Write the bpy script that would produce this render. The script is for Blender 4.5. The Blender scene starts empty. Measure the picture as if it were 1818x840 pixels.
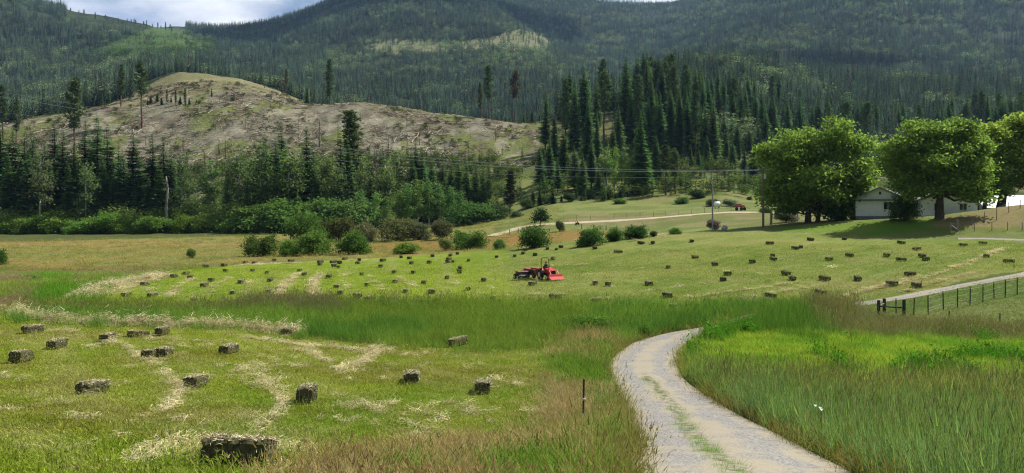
import bpy, math, random
import numpy as np
from mathutils import Vector, Matrix, Quaternion
R = math.radians
sc = bpy.context.scene
COL = sc.collection
RNG = np.random.default_rng(7)
random.seed(7)

# ------------------------------------------------------------------ camera
F = 1427.0                       # focal length in pixels of an 1818 px wide photograph
W0, H0, CX, HZ = 1818.0, 840.0, 909.0, 390.0   # HZ: row of the true horizon
EYE = 6.0                        # camera height above the valley floor
cam_d = bpy.data.cameras.new('camera')
cam_d.sensor_width = 36.0
cam_d.lens = 36.0 * F / W0
cam_d.shift_y = -(H0 / 2 - HZ) / W0      # level camera, horizon a little above the middle
cam_d.clip_start = 0.2
cam_d.clip_end = 30000.0
cam = bpy.data.objects.new('camera', cam_d)
COL.objects.link(cam)
cam.location = (0, 0, EYE)
cam.rotation_euler = (R(90), 0, 0)
sc.camera = cam

# ------------------------------------------------------------------ light
SUN_EL = R(50)
SUN_AZ = R(64)                   # clockwise from +Y (away from the camera) towards +X
sdir = Vector((math.sin(SUN_AZ) * math.cos(SUN_EL), math.cos(SUN_AZ) * math.cos(SUN_EL), math.sin(SUN_EL)))
sun_d = bpy.data.lights.new('sun', 'SUN')
sun_d.energy = 5.0
sun_d.angle = R(0.55)
sun_d.color = (1.0, 0.95, 0.86)
sun = bpy.data.objects.new('sun', sun_d)
COL.objects.link(sun)
sun.rotation_euler = (-sdir).to_track_quat('-Z', 'Y').to_euler()

world = bpy.data.worlds.new('World')
sc.world = world
world.use_nodes = True
wn, wl = world.node_tree.nodes, world.node_tree.links
wn.clear()
def nn(t, **kw):
    n = wn.new(t)
    for k, v in kw.items():
        setattr(n, k, v)
    return n
sky = nn('ShaderNodeTexSky', sky_type='NISHITA')
sky.sun_disc = False
sky.sun_elevation = SUN_EL
sky.sun_rotation = SUN_AZ
sky.altitude = 700
sky.air_density = 1.0
sky.dust_density = 0.6
tc = nn('ShaderNodeTexCoord')
sep = nn('ShaderNodeSeparateXYZ')
wl.new(tc.outputs['Generated'], sep.inputs[0])
zmax = nn('ShaderNodeMath', operation='ADD'); zmax.inputs[1].default_value = 0.16
zc = nn('ShaderNodeMath', operation='MAXIMUM'); zc.inputs[1].default_value = 0.0
wl.new(sep.outputs['Z'], zc.inputs[0]); wl.new(zc.outputs[0], zmax.inputs[0])
dx = nn('ShaderNodeMath', operation='DIVIDE'); dy = nn('ShaderNodeMath', operation='DIVIDE')
wl.new(sep.outputs['X'], dx.inputs[0]); wl.new(zmax.outputs[0], dx.inputs[1])
wl.new(sep.outputs['Y'], dy.inputs[0]); wl.new(zmax.outputs[0], dy.inputs[1])
comb = nn('ShaderNodeCombineXYZ')
wl.new(dx.outputs[0], comb.inputs[0]); wl.new(dy.outputs[0], comb.inputs[1])
comb.inputs[2].default_value = 3.3
n1 = nn('ShaderNodeTexNoise'); n1.inputs['Scale'].default_value = 1.15; n1.inputs['Detail'].default_value = 9; n1.inputs['Roughness'].default_value = 0.55; n1.inputs['Distortion'].default_value = 0.3
wl.new(comb.outputs[0], n1.inputs['Vector'])
cov = nn('ShaderNodeMapRange', interpolation_type='SMOOTHSTEP'); cov.inputs['From Min'].default_value = 0.43; cov.inputs['From Max'].default_value = 0.52
wl.new(n1.outputs['Fac'], cov.inputs['Value'])
n2 = nn('ShaderNodeTexNoise'); n2.inputs['Scale'].default_value = 2.1; n2.inputs['Detail'].default_value = 7
wl.new(comb.outputs[0], n2.inputs['Vector'])
crp = nn('ShaderNodeValToRGB')
crp.color_ramp.elements[0].position = 0.40; crp.color_ramp.elements[0].color = (3.0, 4.0, 6.3, 1)
crp.color_ramp.elements[1].position = 0.60; crp.color_ramp.elements[1].color = (9.6, 9.9, 10.3, 1)
wl.new(n2.outputs['Fac'], crp.inputs[0])
mixc = nn('ShaderNodeMix', data_type='RGBA')
wl.new(cov.outputs[0], mixc.inputs[0]); wl.new(sky.outputs[0], mixc.inputs[6]); wl.new(crp.outputs[0], mixc.inputs[7])
bg = nn('ShaderNodeBackground'); bg.inputs[1].default_value = 0.062
wl.new(mixc.outputs[2], bg.inputs[0])
wo = nn('ShaderNodeOutputWorld')
wl.new(bg.outputs[0], wo.inputs[0])

sc.view_settings.view_transform = 'Standard'
sc.view_settings.look = 'None'
sc.view_settings.exposure = 0.80
sc.view_settings.gamma = 1.0
sc.view_settings.use_curve_mapping = False
sc.render.film_transparent = False
sc.cycles.max_bounces = 6
sc.cycles.diffuse_bounces = 3
sc.cycles.transmission_bounces = 4
sc.cycles.transparent_max_bounces = 8
sc.cycles.volume_bounces = 0
sc.cycles.sample_clamp_indirect = 2.0
sc.cycles.filter_width = 1.2
sc.cycles.use_denoising = True
sc.cycles.denoising_input_passes = 'RGB_ALBEDO_NORMAL'
sc.cycles.denoising_prefilter = 'NONE'

# ------------------------------------------------------------------ helpers
def tag(o, label=None, cat=None, group=None, kind=None):
    if label: o['label'] = label
    if cat: o['category'] = cat
    if group: o['group'] = group
    if kind: o['kind'] = kind
    return o

def np_mesh(name, V, faces):
    """faces: list of int arrays, each (n,k)"""
    V = np.asarray(V, dtype=np.float32)
    me = bpy.data.meshes.new(name)
    me.vertices.add(len(V)); me.vertices.foreach_set('co', V.ravel())
    faces = [np.asarray(f, dtype=np.int32) for f in faces if len(f)]
    loops = np.concatenate([f.ravel() for f in faces])
    sizes = np.concatenate([np.full(len(f), f.shape[1], dtype=np.int32) for f in faces])
    starts = np.concatenate(([0], np.cumsum(sizes)[:-1])).astype(np.int32)
    me.loops.add(len(loops)); me.loops.foreach_set('vertex_index', loops)
    me.polygons.add(len(sizes)); me.polygons.foreach_set('loop_start', starts)
    me.update(calc_edges=True)
    return me

def attr(me, name, typ, data):
    a = me.attributes.new(name, typ, 'POINT')
    data = np.asarray(data, dtype=np.float32)
    if typ == 'FLOAT_COLOR':
        if data.shape[1] == 3: data = np.concatenate([data, np.ones((len(data), 1), np.float32)], 1)
        a.data.foreach_set('color', data.ravel())
    elif typ == 'FLOAT_VECTOR':
        a.data.foreach_set('vector', data.ravel())
    elif typ == 'INT':
        a.data.foreach_set('value', data.astype(np.int32).ravel())
    else:
        a.data.foreach_set('value', data.ravel())

def smooth(me, on=True):
    me.polygons.foreach_set('use_smooth', np.full(len(me.polygons), on, dtype=bool))

def obj(name, me, m=None, parent=None, loc=None, rotz=None):
    o = bpy.data.objects.new(name, me)
    COL.objects.link(o)
    if m is not None and me is not None and not me.materials:
        me.materials.append(m)
    if parent is not None: o.parent = parent
    if loc is not None: o.location = loc
    if rotz is not None: o.rotation_euler = (0, 0, rotz)
    return o

class MB:
    """collects simple solids into one mesh"""
    def __init__(s): s.v = []; s.f = []
    def add(s, vs, fs):
        b = len(s.v); s.v += [tuple(v) for v in vs]; s.f += [[i + b for i in f] for f in fs]; return s
    def box(s, c, d, rot=None, taper=1.0):
        x, y, z = [k / 2 for k in d]
        vs = [Vector((sx * x * (taper if sz > 0 else 1), sy * y * (taper if sz > 0 else 1), sz * z)) for sz in (-1, 1) for sy in (-1, 1) for sx in (-1, 1)]
        if rot is not None:
            m = Matrix.Rotation(rot, 3, 'Z') if isinstance(rot, (int, float)) else rot
            vs = [m @ v for v in vs]
        vs = [v + Vector(c) for v in vs]
        return s.add(vs, [[0, 2, 3, 1], [4, 5, 7, 6], [0, 1, 5, 4], [2, 6, 7, 3], [0, 4, 6, 2], [1, 3, 7, 5]])
    def tube(s, pts, r, n=6, cap=True):
        pts = [Vector(p) for p in pts]
        rr = r if isinstance(r, (list, tuple)) else [r] * len(pts)
        b = len(s.v); 
        for i, p in enumerate(pts):
            t = (pts[min(i + 1, len(pts) - 1)] - pts[max(i - 1, 0)]).normalized()
            u = t.cross(Vector((0, 0, 1)) if abs(t.z) < 0.9 else Vector((1, 0, 0))).normalized(); w = t.cross(u)
            for k in range(n):
                a = 2 * math.pi * k / n
                s.v.append(tuple(p + (u * math.cos(a) + w * math.sin(a)) * rr[i]))
        for i in range(len(pts) - 1):
            for k in range(n):
                s.f.append([b + i * n + k, b + i * n + (k + 1) % n, b + (i + 1) * n + (k + 1) % n, b + (i + 1) * n + k])
        if cap:
            s.f.append([b + k for k in range(n)][::-1]); s.f.append([b + (len(pts) - 1) * n + k for k in range(n)])
        return s
    def prism(s, poly, y0, y1, axis='Y'):
        n = len(poly)
        def mk(p, q): return (p[0], q, p[1]) if axis == 'Y' else ((q, p[0], p[1]) if axis == 'X' else (p[0], p[1], q))
        b = [mk(p, y0) for p in poly] + [mk(p, y1) for p in poly]
        fs = [list(range(n)), list(range(2 * n - 1, n - 1, -1))] + [[i, i + n, (i + 1) % n + n, (i + 1) % n] for i in range(n)]
        return s.add(b, fs)
    def wheel(s, c, r, w, n=20, axis=Vector((1, 0, 0)), prof=None):
        """solid of revolution about axis through c"""
        prof = prof or [(-w / 2, r * .55), (-w / 2, r * .9), (-w * .35, r), (w * .35, r), (w / 2, r * .9), (w / 2, r * .55)]
        c = Vector(c); axis = axis.normalized()
        u = axis.cross(Vector((0, 0, 1)) if abs(axis.z) < .9 else Vector((1, 0, 0))).normalized(); v = axis.cross(u)
        b = len(s.v); m = len(prof)
        for k in range(n):
            a = 2 * math.pi * k / n
            for (h, q) in prof:
                s.v.append(tuple(c + axis * h + (u * math.cos(a) + v * math.sin(a)) * q))
        for k in range(n):
            for j in range(m - 1):
                s.f.append([b + k * m + j, b + k * m + j + 1, b + ((k + 1) % n) * m + j + 1, b + ((k + 1) % n) * m + j])
        s.f.append([b + k * m for k in range(n)]); s.f.append([b + k * m + m - 1 for k in range(n)][::-1])
        return s
    def build(s, name, m, parent=None, bevel=0, sm=False, loc=None):
        me = bpy.data.meshes.new(name); me.from_pydata(s.v, [], s.f); me.update()
        import bmesh
        bm = bmesh.new(); bm.from_mesh(me); bmesh.ops.recalc_face_normals(bm, faces=bm.faces)
        bm.to_mesh(me); bm.free()
        if sm: smooth(me)
        o = obj(name, me, m, parent, loc)
        if bevel:
            md = o.modifiers.new('bevel', 'BEVEL'); md.width = bevel; md.segments = 2; md.limit_method = 'ANGLE'
        return o

def copy_tree(o, parent=None):
    c = o.copy(); COL.objects.link(c)
    if parent is not None: c.parent = parent
    for ch in CHILD.get(o.name, ()):
        copy_tree(ch, c)
    return c
CHILD = {}
def keep(root, kids): CHILD[root.name] = kids

def empty(name, loc=(0, 0, 0), rz=0):
    e = bpy.data.objects.new(name, None); COL.objects.link(e)
    e.location = loc; e.rotation_euler = (0, 0, rz); e.empty_display_size = .3
    return e

# ------------------------------------------------------------------ noise
def _hash(ix, iy, seed):
    h = (ix.astype(np.int64) * 374761393 + iy.astype(np.int64) * 668265263 + seed * 974711) & 0xffffffff
    h = ((h ^ (h >> 13)) * 1274126177) & 0xffffffff
    h = (h ^ (h >> 16)) & 0xffff
    return h / 65535.0
def vnoise(x, y, seed=0):
    xi, yi = np.floor(x), np.floor(y); fx, fy = x - xi, y - yi
    fx = fx * fx * (3 - 2 * fx); fy = fy * fy * (3 - 2 * fy)
    a, b = _hash(xi, yi, seed), _hash(xi + 1, yi, seed)
    c, d = _hash(xi, yi + 1, seed), _hash(xi + 1, yi + 1, seed)
    return (a + (b - a) * fx) * (1 - fy) + (c + (d - c) * fx) * fy
def fbm(x, y, seed=0, o=4, g=.5):
    s = 0; a = 1; t = 0
    for i in range(o):
        s = s + a * vnoise(x * 2 ** i + 13.7 * i, y * 2 ** i - 7.1 * i, seed + i); t += a; a *= g
    return s / t

# ------------------------------------------------------------------ terrain
# One row per viewing column: (column, [(distance, row of the ground there) ...]).
# Rows are read against the horizon, so each pair is a height: z = EYE + d*(HZ-row)/F
TAB = [
 (-500, [(10.5,840),(20,745),(32,648),(47,565),(57,545),(67,515),(84,492),(118,463),(140,451),(185,435),(245,414),(320,350),(430,260),(620,260),(1000,190),(1400,80),(1800,-60),(2100,-100),(3000,-60)]),
 (0,    [(10.5,840),(20,750),(32,652),(47,566),(57,556),(67,518),(84,493),(118,463),(140,450),(185,434),(245,413),(320,345),(430,226),(620,235),(1000,180),(1400,95),(1800,-5),(2100,0),(3000,40)]),
 (60,   [(10.5,840),(20,750),(32,652),(47,568),(57,556),(67,519),(84,493),(118,463),(140,450),(185,434),(245,413),(320,342),(440,212),(620,235),(1000,175),(1400,95),(1800,12),(2100,16),(3000,50)]),
 (150,  [(10.5,840),(20,752),(32,654),(47,573),(57,556),(67,521),(84,493),(118,463),(140,450),(185,434),(245,413),(320,336),(450,197),(620,215),(1000,168),(1400,95),(1800,29),(2100,32),(3000,60)]),
 (250,  [(10.5,840),(20,755),(32,656),(47,577),(57,556),(67,525),(84,493),(118,463),(140,450),(185,433),(245,412),(320,328),(460,184),(620,153),(1000,140),(1400,85),(1800,46),(2100,50),(3000,70)]),
 (310,  [(10.5,840),(20,757),(32,656),(47,579),(57,556),(67,525),(84,493),(118,463),(140,450),(185,433),(245,411),(320,324),(470,170),(620,125),(1000,140),(1400,85),(1800,57),(2100,62),(3000,66)]),
 (400,  [(10.5,842),(20,760),(32,657),(47,582),(57,556),(67,525),(84,493),(118,463),(140,450),(185,433),(245,410),(320,320),(480,157),(620,135),(1000,160),(1400,105),(1800,85),(2400,56),(3000,70)]),
 (470,  [(10.5,845),(20,762),(32,657),(47,590),(57,554),(67,525),(84,493),(118,462),(140,450),(185,432),(245,409),(320,316),(480,164),(620,153),(1000,165),(1500,100),(1850,80),(2400,50),(3000,70)]),
 (540,  [(10.5,850),(20,765),(32,657),(46,598),(57,554),(67,525),(84,493),(118,461),(140,449),(185,431),(243,408),(320,314),(480,184),(620,182),(1000,168),(1500,98),(1850,60),(2400,25),(3000,40)]),
 (620,  [(10.5,855),(20,768),(32,657),(44,606),(56,554),(67,524),(84,493),(119,459),(142,447),(185,429),(240,407),(320,312),(480,188),(620,230),(1000,172),(1500,94),(1850,28),(2400,-8),(3000,10)]),
 (700,  [(10.5,858),(20,770),(32,657),(42,612),(56,553),(67,523),(84,492),(120,455),(144,445),(185,426),(238,405),(320,310),(480,196),(620,250),(1000,176),(1500,84),(1850,8),(2400,-28),(3000,0)]),
 (820,  [(10.5,860),(20,770),(32,657),(40,619),(55,555),(67,521),(84,490),(122,449),(146,442),(185,418),(238,398),(320,305),(465,213),(620,265),(1000,180),(1500,80),(1850,4),(2400,-5),(3000,10)]),
 (900,  [(10.5,860),(20,768),(32,656),(40,618),(55,553),(67,517),(84,488),(122,442),(146,438),(185,405),(238,384),(320,298),(450,220),(620,255),(1000,176),(1500,80),(1850,24),(2400,14),(3000,10)]),
 (985,  [(10.5,855),(20,762),(32,656),(42,612),(55,549),(67,512),(84,485),(122,434),(146,432),(187,393),(238,363),(310,292),(440,218),(620,225),(1000,165),(1500,102),(1850,88),(2400,13),(3000,0)]),
 (1100, [(10.5,845),(20,752),(32,655),(46,589),(56,542),(67,508),(84,478),(122,421),(146,424),(190,387),(238,360),(310,288),(430,200),(620,185),(1000,155),(1500,130),(1850,96),(2400,27),(3000,20)]),
 (1200, [(10.5,848),(20,748),(32,654),(46,584),(56,539),(67,505),(84,473),(122,415),(142,409),(190,382),(238,356),(310,288),(440,200),(800,124),(1000,140),(1500,120),(1850,80),(2400,27),(3000,20)]),
 (1300, [(10.5,852),(20,745),(32,655),(46,563),(55,545),(67,502),(84,468),(120,413),(140,404),(190,376),(240,346),(310,298),(500,212),(800,110),(1000,128),(1500,92),(1850,40),(2400,-8),(3000,-8)]),
 (1400, [(10.5,862),(20,752),(32,656),(46,559),(54,548),(67,498),(84,460),(118,413),(130,400),(190,380),(250,362),(310,325),(500,226),(800,130),(1000,136),(1500,80),(1850,18),(2400,-40),(3000,-40)]),
 (1520, [(10.5,868),(20,762),(32,658),(46,576),(54,553),(67,494),(84,456),(114,418),(125,391),(150,389),(250,374),(310,330),(500,236),(800,148),(1000,148),(1500,78),(1850,4),(2400,-60),(3000,-60)]),
 (1650, [(10.5,870),(20,765),(32,660),(45,596),(53,545),(67,488),(84,455),(108,424),(122,385),(150,383),(250,376),(310,335),(500,242),(800,158),(1000,150),(1500,70),(1850,-15),(2400,-90),(3000,-90)]),
 (1818, [(10.5,870),(20,765),(32,660),(44,598),(53,526),(64,478),(84,450),(104,424),(122,362),(150,376),(250,374),(310,335),(500,246),(800,164),(1000,150),(1500,55),(1850,-40),(2400,-120),(3000,-120)]),
 (2400, [(10.5,870),(20,760),(32,650),(44,580),(53,510),(64,455),(84,432),(104,410),(122,345),(150,362),(250,360),(310,320),(500,240),(800,160),(1000,150),(1500,45),(1850,-50),(2400,-130),(3000,-130)]),
]
STEP = 12
_c = np.arange(-500, 2401, STEP).astype(float)
_tc = np.array([t[0] for t in TAB], float)
_D = np.array([[k[0] for k in t[1]] for t in TAB], float)
_Z = np.array([[EYE + k[0] * (HZ - k[1]) / F for k in t[1]] for t in TAB], float)
_D = np.stack([np.interp(_c, _tc, _D[:, k]) for k in range(_D.shape[1])], 1)
_Z = np.stack([np.interp(_c, _tc, _Z[:, k]) for k in range(_Z.shape[1])], 1)
def _gauss(A, s):
    n = int(3 * s); w = np.exp(-.5 * (np.arange(-n, n + 1) / s) ** 2); w /= w.sum()
    P = np.concatenate([np.repeat(A[:1], n, 0), A, np.repeat(A[-1:], n, 0)], 0)
    return np.stack([np.convolve(P[:, k], w, 'valid') for k in range(A.shape[1])], 1)
_D, _Z = _gauss(_D, 1.9), _gauss(_Z, 1.9)
_N = len(_c)
_D = np.concatenate([np.zeros((_N, 1)), np.full((_N, 1), 4.0), _D, np.full((_N, 1), 7000.)], 1)
_Z = np.concatenate([np.full((_N, 1), 4.15), np.full((_N, 1), 3.75), _Z, _Z[:, -1:] * .8 + 20], 1)
_K = _D.shape[1]
# monotone cubic slopes
_h = np.diff(_D, axis=1); _s = np.diff(_Z, axis=1) / _h
_M = np.zeros_like(_Z)
_w1, _w2 = 2 * _h[:, 1:] + _h[:, :-1], _h[:, 1:] + 2 * _h[:, :-1]
_sa, _sb = _s[:, :-1], _s[:, 1:]
with np.errstate(divide='ignore', invalid='ignore'):
    _m = np.where(_sa * _sb > 0, (_w1 + _w2) / (_w1 / _sa + _w2 / _sb), 0.0)
_M[:, 1:-1] = np.nan_to_num(_m)
AZC = math.atan((2400 - CX) / F); AZL = math.atan((-500 - CX) / F)

def colparam(x, y):
    az = np.arctan2(x, y)
    a = np.clip(az, AZL, AZC)
    r = np.hypot(x, y)
    return CX + F * np.tan(a), r * np.cos(a)

def hbase(x, y):
    c, D = colparam(x, y)
    f = np.clip((c - _c[0]) / STEP, 0, _N - 1.001); i = f.astype(int); w = (f - i)
    out = np.zeros_like(D)
    for q, wt in ((0, 1 - w), (1, w)):
        j = i + q
        k = np.zeros(len(D), int)
        for m in range(1, _K - 1):
            k += (D >= _D[j, m])
        d0, d1 = _D[j, k], _D[j, k + 1]; hh = d1 - d0
        t = np.clip((D - d0) / hh, 0, 1.5)
        z0, z1, m0, m1 = _Z[j, k], _Z[j, k + 1], _M[j, k], _M[j, k + 1]
        t2, t3 = t * t, t * t * t
        out += wt * ((2 * t3 - 3 * t2 + 1) * z0 + (t3 - 2 * t2 + t) * hh * m0 + (-2 * t3 + 3 * t2) * z1 + (t3 - t2) * hh * m1)
    return out

def ss(a, b, x):
    t = np.clip((x - a) / (b - a), 0, 1); return t * t * (3 - 2 * t)

def height(x, y):
    x = np.atleast_1d(np.asarray(x, float)); y = np.atleast_1d(np.asarray(y, float))
    z = hbase(x, y)
    D = np.hypot(x, y)
    z = z + (fbm(x / 2.3, y / 2.3, 3, 3) - .5) * .10 * ss(5, 14, D) * (1 + ss(30, 110, D))
    z = z + (fbm(x / 22, y / 22, 11, 4) - .5) * 4.5 * ss(250, 330, D)
    z = z + (fbm(x / 150, y / 150, 21, 5) - .5) * 26 * ss(560, 1100, D)
    return z
def h1(x, y): return float(height(x, y)[0])

def at(px, d):
    """point of the ground seen in column px at distance d"""
    x = (px - CX) / F * d
    return Vector((x, d, h1(x, d)))
def row(x, y, z=None):
    z = height(x, y) if z is None else z
    return CX + F * np.asarray(x) / np.asarray(y), HZ - F * (z - EYE) / np.asarray(y)
_mem = np.geomspace(8, 560, 900)
def ground_at(px, py, dmin=8, dmax=560):
    """first ground point along the sight line through (px,py)"""
    D = _mem[(_mem >= dmin) & (_mem <= dmax)]
    x = (px - CX) / F * D
    rows = HZ - F * (height(x, D) - EYE) / D
    k = np.nonzero(rows <= py)[0]
    if len(k) == 0: i = len(D) - 1; d = D[i]
    else:
        i = k[0]
        if i == 0: d = D[0]
        else:
            a, b = rows[i - 1], rows[i]; t = (a - py) / (a - b + 1e-9); d = D[i - 1] + t * (D[i] - D[i - 1])
    return at(px, d)

# ------------------------------------------------------------------ plan rasters (hay windrows, road)
class Plan:
    x0, x1, y0, y1, res = -130., 130., 6., 200., .2
    def __init__(s):
        s.nx = int((s.x1 - s.x0) / s.res); s.ny = int((s.y1 - s.y0) / s.res)
        s.a = np.zeros((s.ny, s.nx), np.float32)
    def stroke(s, pts, width, strength=1.0, wob=0.3):
        """pts: plan points"""
        for p, q in zip(pts[:-1], pts[1:]):
            L = math.hypot(q[0] - p[0], q[1] - p[1]); n = max(2, int(L / .25))
            for t in np.linspace(0, 1, n, endpoint=False):
                s.dab(p[0] + (q[0] - p[0]) * t, p[1] + (q[1] - p[1]) * t, width, strength)
    def dab(s, x, y, r, v):
        k = int(1.6 * r / s.res) + 1
        i, j = int((x - s.x0) / s.res), int((y - s.y0) / s.res)
        i0, i1, j0, j1 = max(i - k, 0), min(i + k + 1, s.nx), max(j - k, 0), min(j + k + 1, s.ny)
        if i0 >= i1 or j0 >= j1: return
        X = (np.arange(i0, i1) + .5) * s.res + s.x0 - x; Y = (np.arange(j0, j1) + .5) * s.res + s.y0 - y
        g = v * np.exp(-1.2 * ((X[None] ** 2 + Y[:, None] ** 2) / (r * r)))
        s.a[j0:j1, i0:i1] = np.maximum(s.a[j0:j1, i0:i1], g)
    def get(s, x, y):
        f = np.clip((np.asarray(x) - s.x0) / s.res - .5, 0, s.nx - 1.01); g = np.clip((np.asarray(y) - s.y0) / s.res - .5, 0, s.ny - 1.01)
        i, j = f.astype(int), g.astype(int); u, v = f - i, g - j
        a = s.a
        out = (a[j, i] * (1 - u) + a[j, i + 1] * u) * (1 - v) + (a[j + 1, i] * (1 - u) + a[j + 1, i + 1] * u) * v
        return out * ((x > s.x0) & (x < s.x1) & (y > s.y0) & (y < s.y1))

def inpoly(px, py, poly):
    p = np.asarray(poly, float); r = np.zeros(px.shape, bool); j = len(p) - 1
    for i in range(len(p)):
        xi, yi, xj, yj = p[i, 0], p[i, 1], p[j, 0], p[j, 1]
        c = ((yi > py) != (yj > py)) & (px < (xj - xi) * (py - yi) / (yj - yi + 1e-12) + xi)
        r ^= c; j = i
    return r
def seg(pts, n=14):
    """smooth (Catmull-Rom) resampling of a traced line"""
    p = [np.array(q, float) for q in pts]; p = [2 * p[0] - p[1]] + p + [2 * p[-1] - p[-2]]
    out = []
    for i in range(1, len(p) - 2):
        for t in np.linspace(0, 1, n, endpoint=False):
            a, b, c, d = p[i - 1], p[i], p[i + 1], p[i + 2]
            out.append(.5 * ((2 * b) + (-a + c) * t + (2 * a - 5 * b + 4 * c - d) * t * t + (-a + 3 * b - 3 * c + d) * t ** 3))
    out.append(p[-2]); return out
# ------------------------------------------------------------------ materials
def lin(c):
    c = np.asarray(c, float) / 255.0
    return np.where(c <= .04045, c / 12.92, ((c + .055) / 1.055) ** 2.4)
def alb(r, g, b, k=2.0):
    """reflectance of a sunlit surface that photographs as sRGB r,g,b"""
    return lin((r, g, b)) / k

class NT:
    def __init__(s, name):
        s.m = bpy.data.materials.new(name); s.m.use_nodes = True
        s.n, s.l = s.m.node_tree.nodes, s.m.node_tree.links; s.n.clear()
        s.out = s.n.new('ShaderNodeOutputMaterial')
    def node(s, t, ins=None, **kw):
        n = s.n.new(t)
        for k, v in kw.items(): setattr(n, k, v)
        for k, v in (ins or {}).items():
            if hasattr(v, 'is_output') or isinstance(v, bpy.types.NodeSocket): s.l.new(v, n.inputs[k])
            else: n.inputs[k].default_value = v
        return n
    def noise(s, scale, detail=4, rough=.55, vec=None, dist=0):
        n = s.node('ShaderNodeTexNoise', {'Scale': scale, 'Detail': detail, 'Roughness': rough, 'Distortion': dist})
        if vec is not None: s.l.new(vec, n.inputs['Vector'])
        return n.outputs['Fac']
    def maprange(s, v, a, b, c=0., d=1.):
        return s.node('ShaderNodeMapRange', {0: v, 1: a, 2: b, 3: c, 4: d}).outputs[0]
    def mul(s, a, b): return s.node('ShaderNodeMath', {0: a, 1: b}, operation='MULTIPLY').outputs[0]
    def scale(s, col, f):
        n = s.node('ShaderNodeVectorMath', operation='SCALE'); s.l.new(col, n.inputs[0])
        if isinstance(f, (int, float)): n.inputs['Scale'].default_value = f
        else: s.l.new(f, n.inputs['Scale'])
        return n.outputs[0]
    def mix(s, f, a, b):
        n = s.node('ShaderNodeMix', data_type='RGBA')
        for k, v in ((0, f), (6, a), (7, b)):
            if isinstance(v, bpy.types.NodeSocket): s.l.new(v, n.inputs[k])
            else: n.inputs[k].default_value = v if k == 0 else (*v[:3], 1)
        return n.outputs[2]
    def pos(s): return s.node('ShaderNodeNewGeometry').outputs['Position']
    def objco(s): return s.node('ShaderNodeTexCoord').outputs['Object']
    def bsdf(s, col, rough=.8, spec=.25, metal=0, bump=None, bdist=.02, bstr=.6):
        b = s.node('ShaderNodeBsdfPrincipled', {'Roughness': rough, 'Metallic': metal, 'Specular IOR Level': spec})
        if isinstance(col, bpy.types.NodeSocket): s.l.new(col, b.inputs['Base Color'])
        else: b.inputs['Base Color'].default_value = (*col[:3], 1)
        if bump is not None:
            bn = s.node('ShaderNodeBump', {'Height': bump, 'Distance': bdist, 'Strength': bstr}); s.l.new(bn.outputs[0], b.inputs['Normal'])
        s.l.new(b.outputs[0], s.out.inputs[0])
        return s.m

def plain(name, col, rough=.6, metal=0, spec=.4, var=.25, sc_=3.0):
    t = NT(name); v = t.noise(sc_, 5, .6, t.objco())
    return t.bsdf(t.mix(t.maprange(v, .3, .7), [c * (1 - var) for c in col], [c * (1 + var) for c in col]), rough, spec, metal)

def foliage(name, source='INSTANCER', transl=.32, gloss=0.0):
    t = NT(name)
    if source == 'INSTANCER':
        c = t.node('ShaderNodeAttribute', attribute_type='INSTANCER', attribute_name='tint').outputs['Color']
    else:
        c = t.node('ShaderNodeObjectInfo').outputs['Color']
    v = t.node('ShaderNodeAttribute', attribute_type='GEOMETRY', attribute_name='var').outputs['Fac']
    c = t.scale(c, v)
    # warm / cool drift between the leaves
    w = t.node('ShaderNodeAttribute', attribute_type='GEOMETRY', attribute_name='warm').outputs['Fac']
    warm = t.node('ShaderNodeVectorMath', {1: (1.25, 1.02, .62)}, operation='MULTIPLY'); t.l.new(c, warm.inputs[0])
    c = t.mix(w, c, warm.outputs[0])
    d = t.node('ShaderNodeBsdfDiffuse', {'Color': c}); tr = t.node('ShaderNodeBsdfTranslucent', {'Color': c})
    m = t.node('ShaderNodeMixShader', {0: transl}); t.l.new(d.outputs[0], m.inputs[1]); t.l.new(tr.outputs[0], m.inputs[2])
    t.l.new(m.outputs[0], t.out.inputs[0])
    return t.m

M_CON = foliage('conifer_needles', 'OBJECT', .26)
M_LEAF = foliage('broad_leaves', 'OBJECT', .5)
M_WOOD_FAR = foliage('distant_foliage', 'INSTANCER', .22)
M_GRASS = foliage('grass_blades', 'INSTANCER', .38)
def bark(name, a, b, s=6):
    t = NT(name); mp = t.node('ShaderNodeMapping', {'Scale': (1, 1, .22)}); t.l.new(t.objco(), mp.inputs[0])
    n = t.noise(s, 6, .65, mp.outputs[0])
    return t.bsdf(t.mix(t.maprange(n, .35, .65), a, b), .9, .1, bump=n, bdist=.06)
M_BARK = bark('dark_bark', (.035, .027, .021), (.11, .085, .062))
M_BARKP = bark('pine_bark', (.06, .036, .024), (.16, .10, .065))
M_ASPEN = bark('white_bark', (.22, .21, .18), (.62, .60, .54), 4)
M_GREYWOOD = bark('grey_wood', (.10, .09, .08), (.24, .22, .19))

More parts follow.
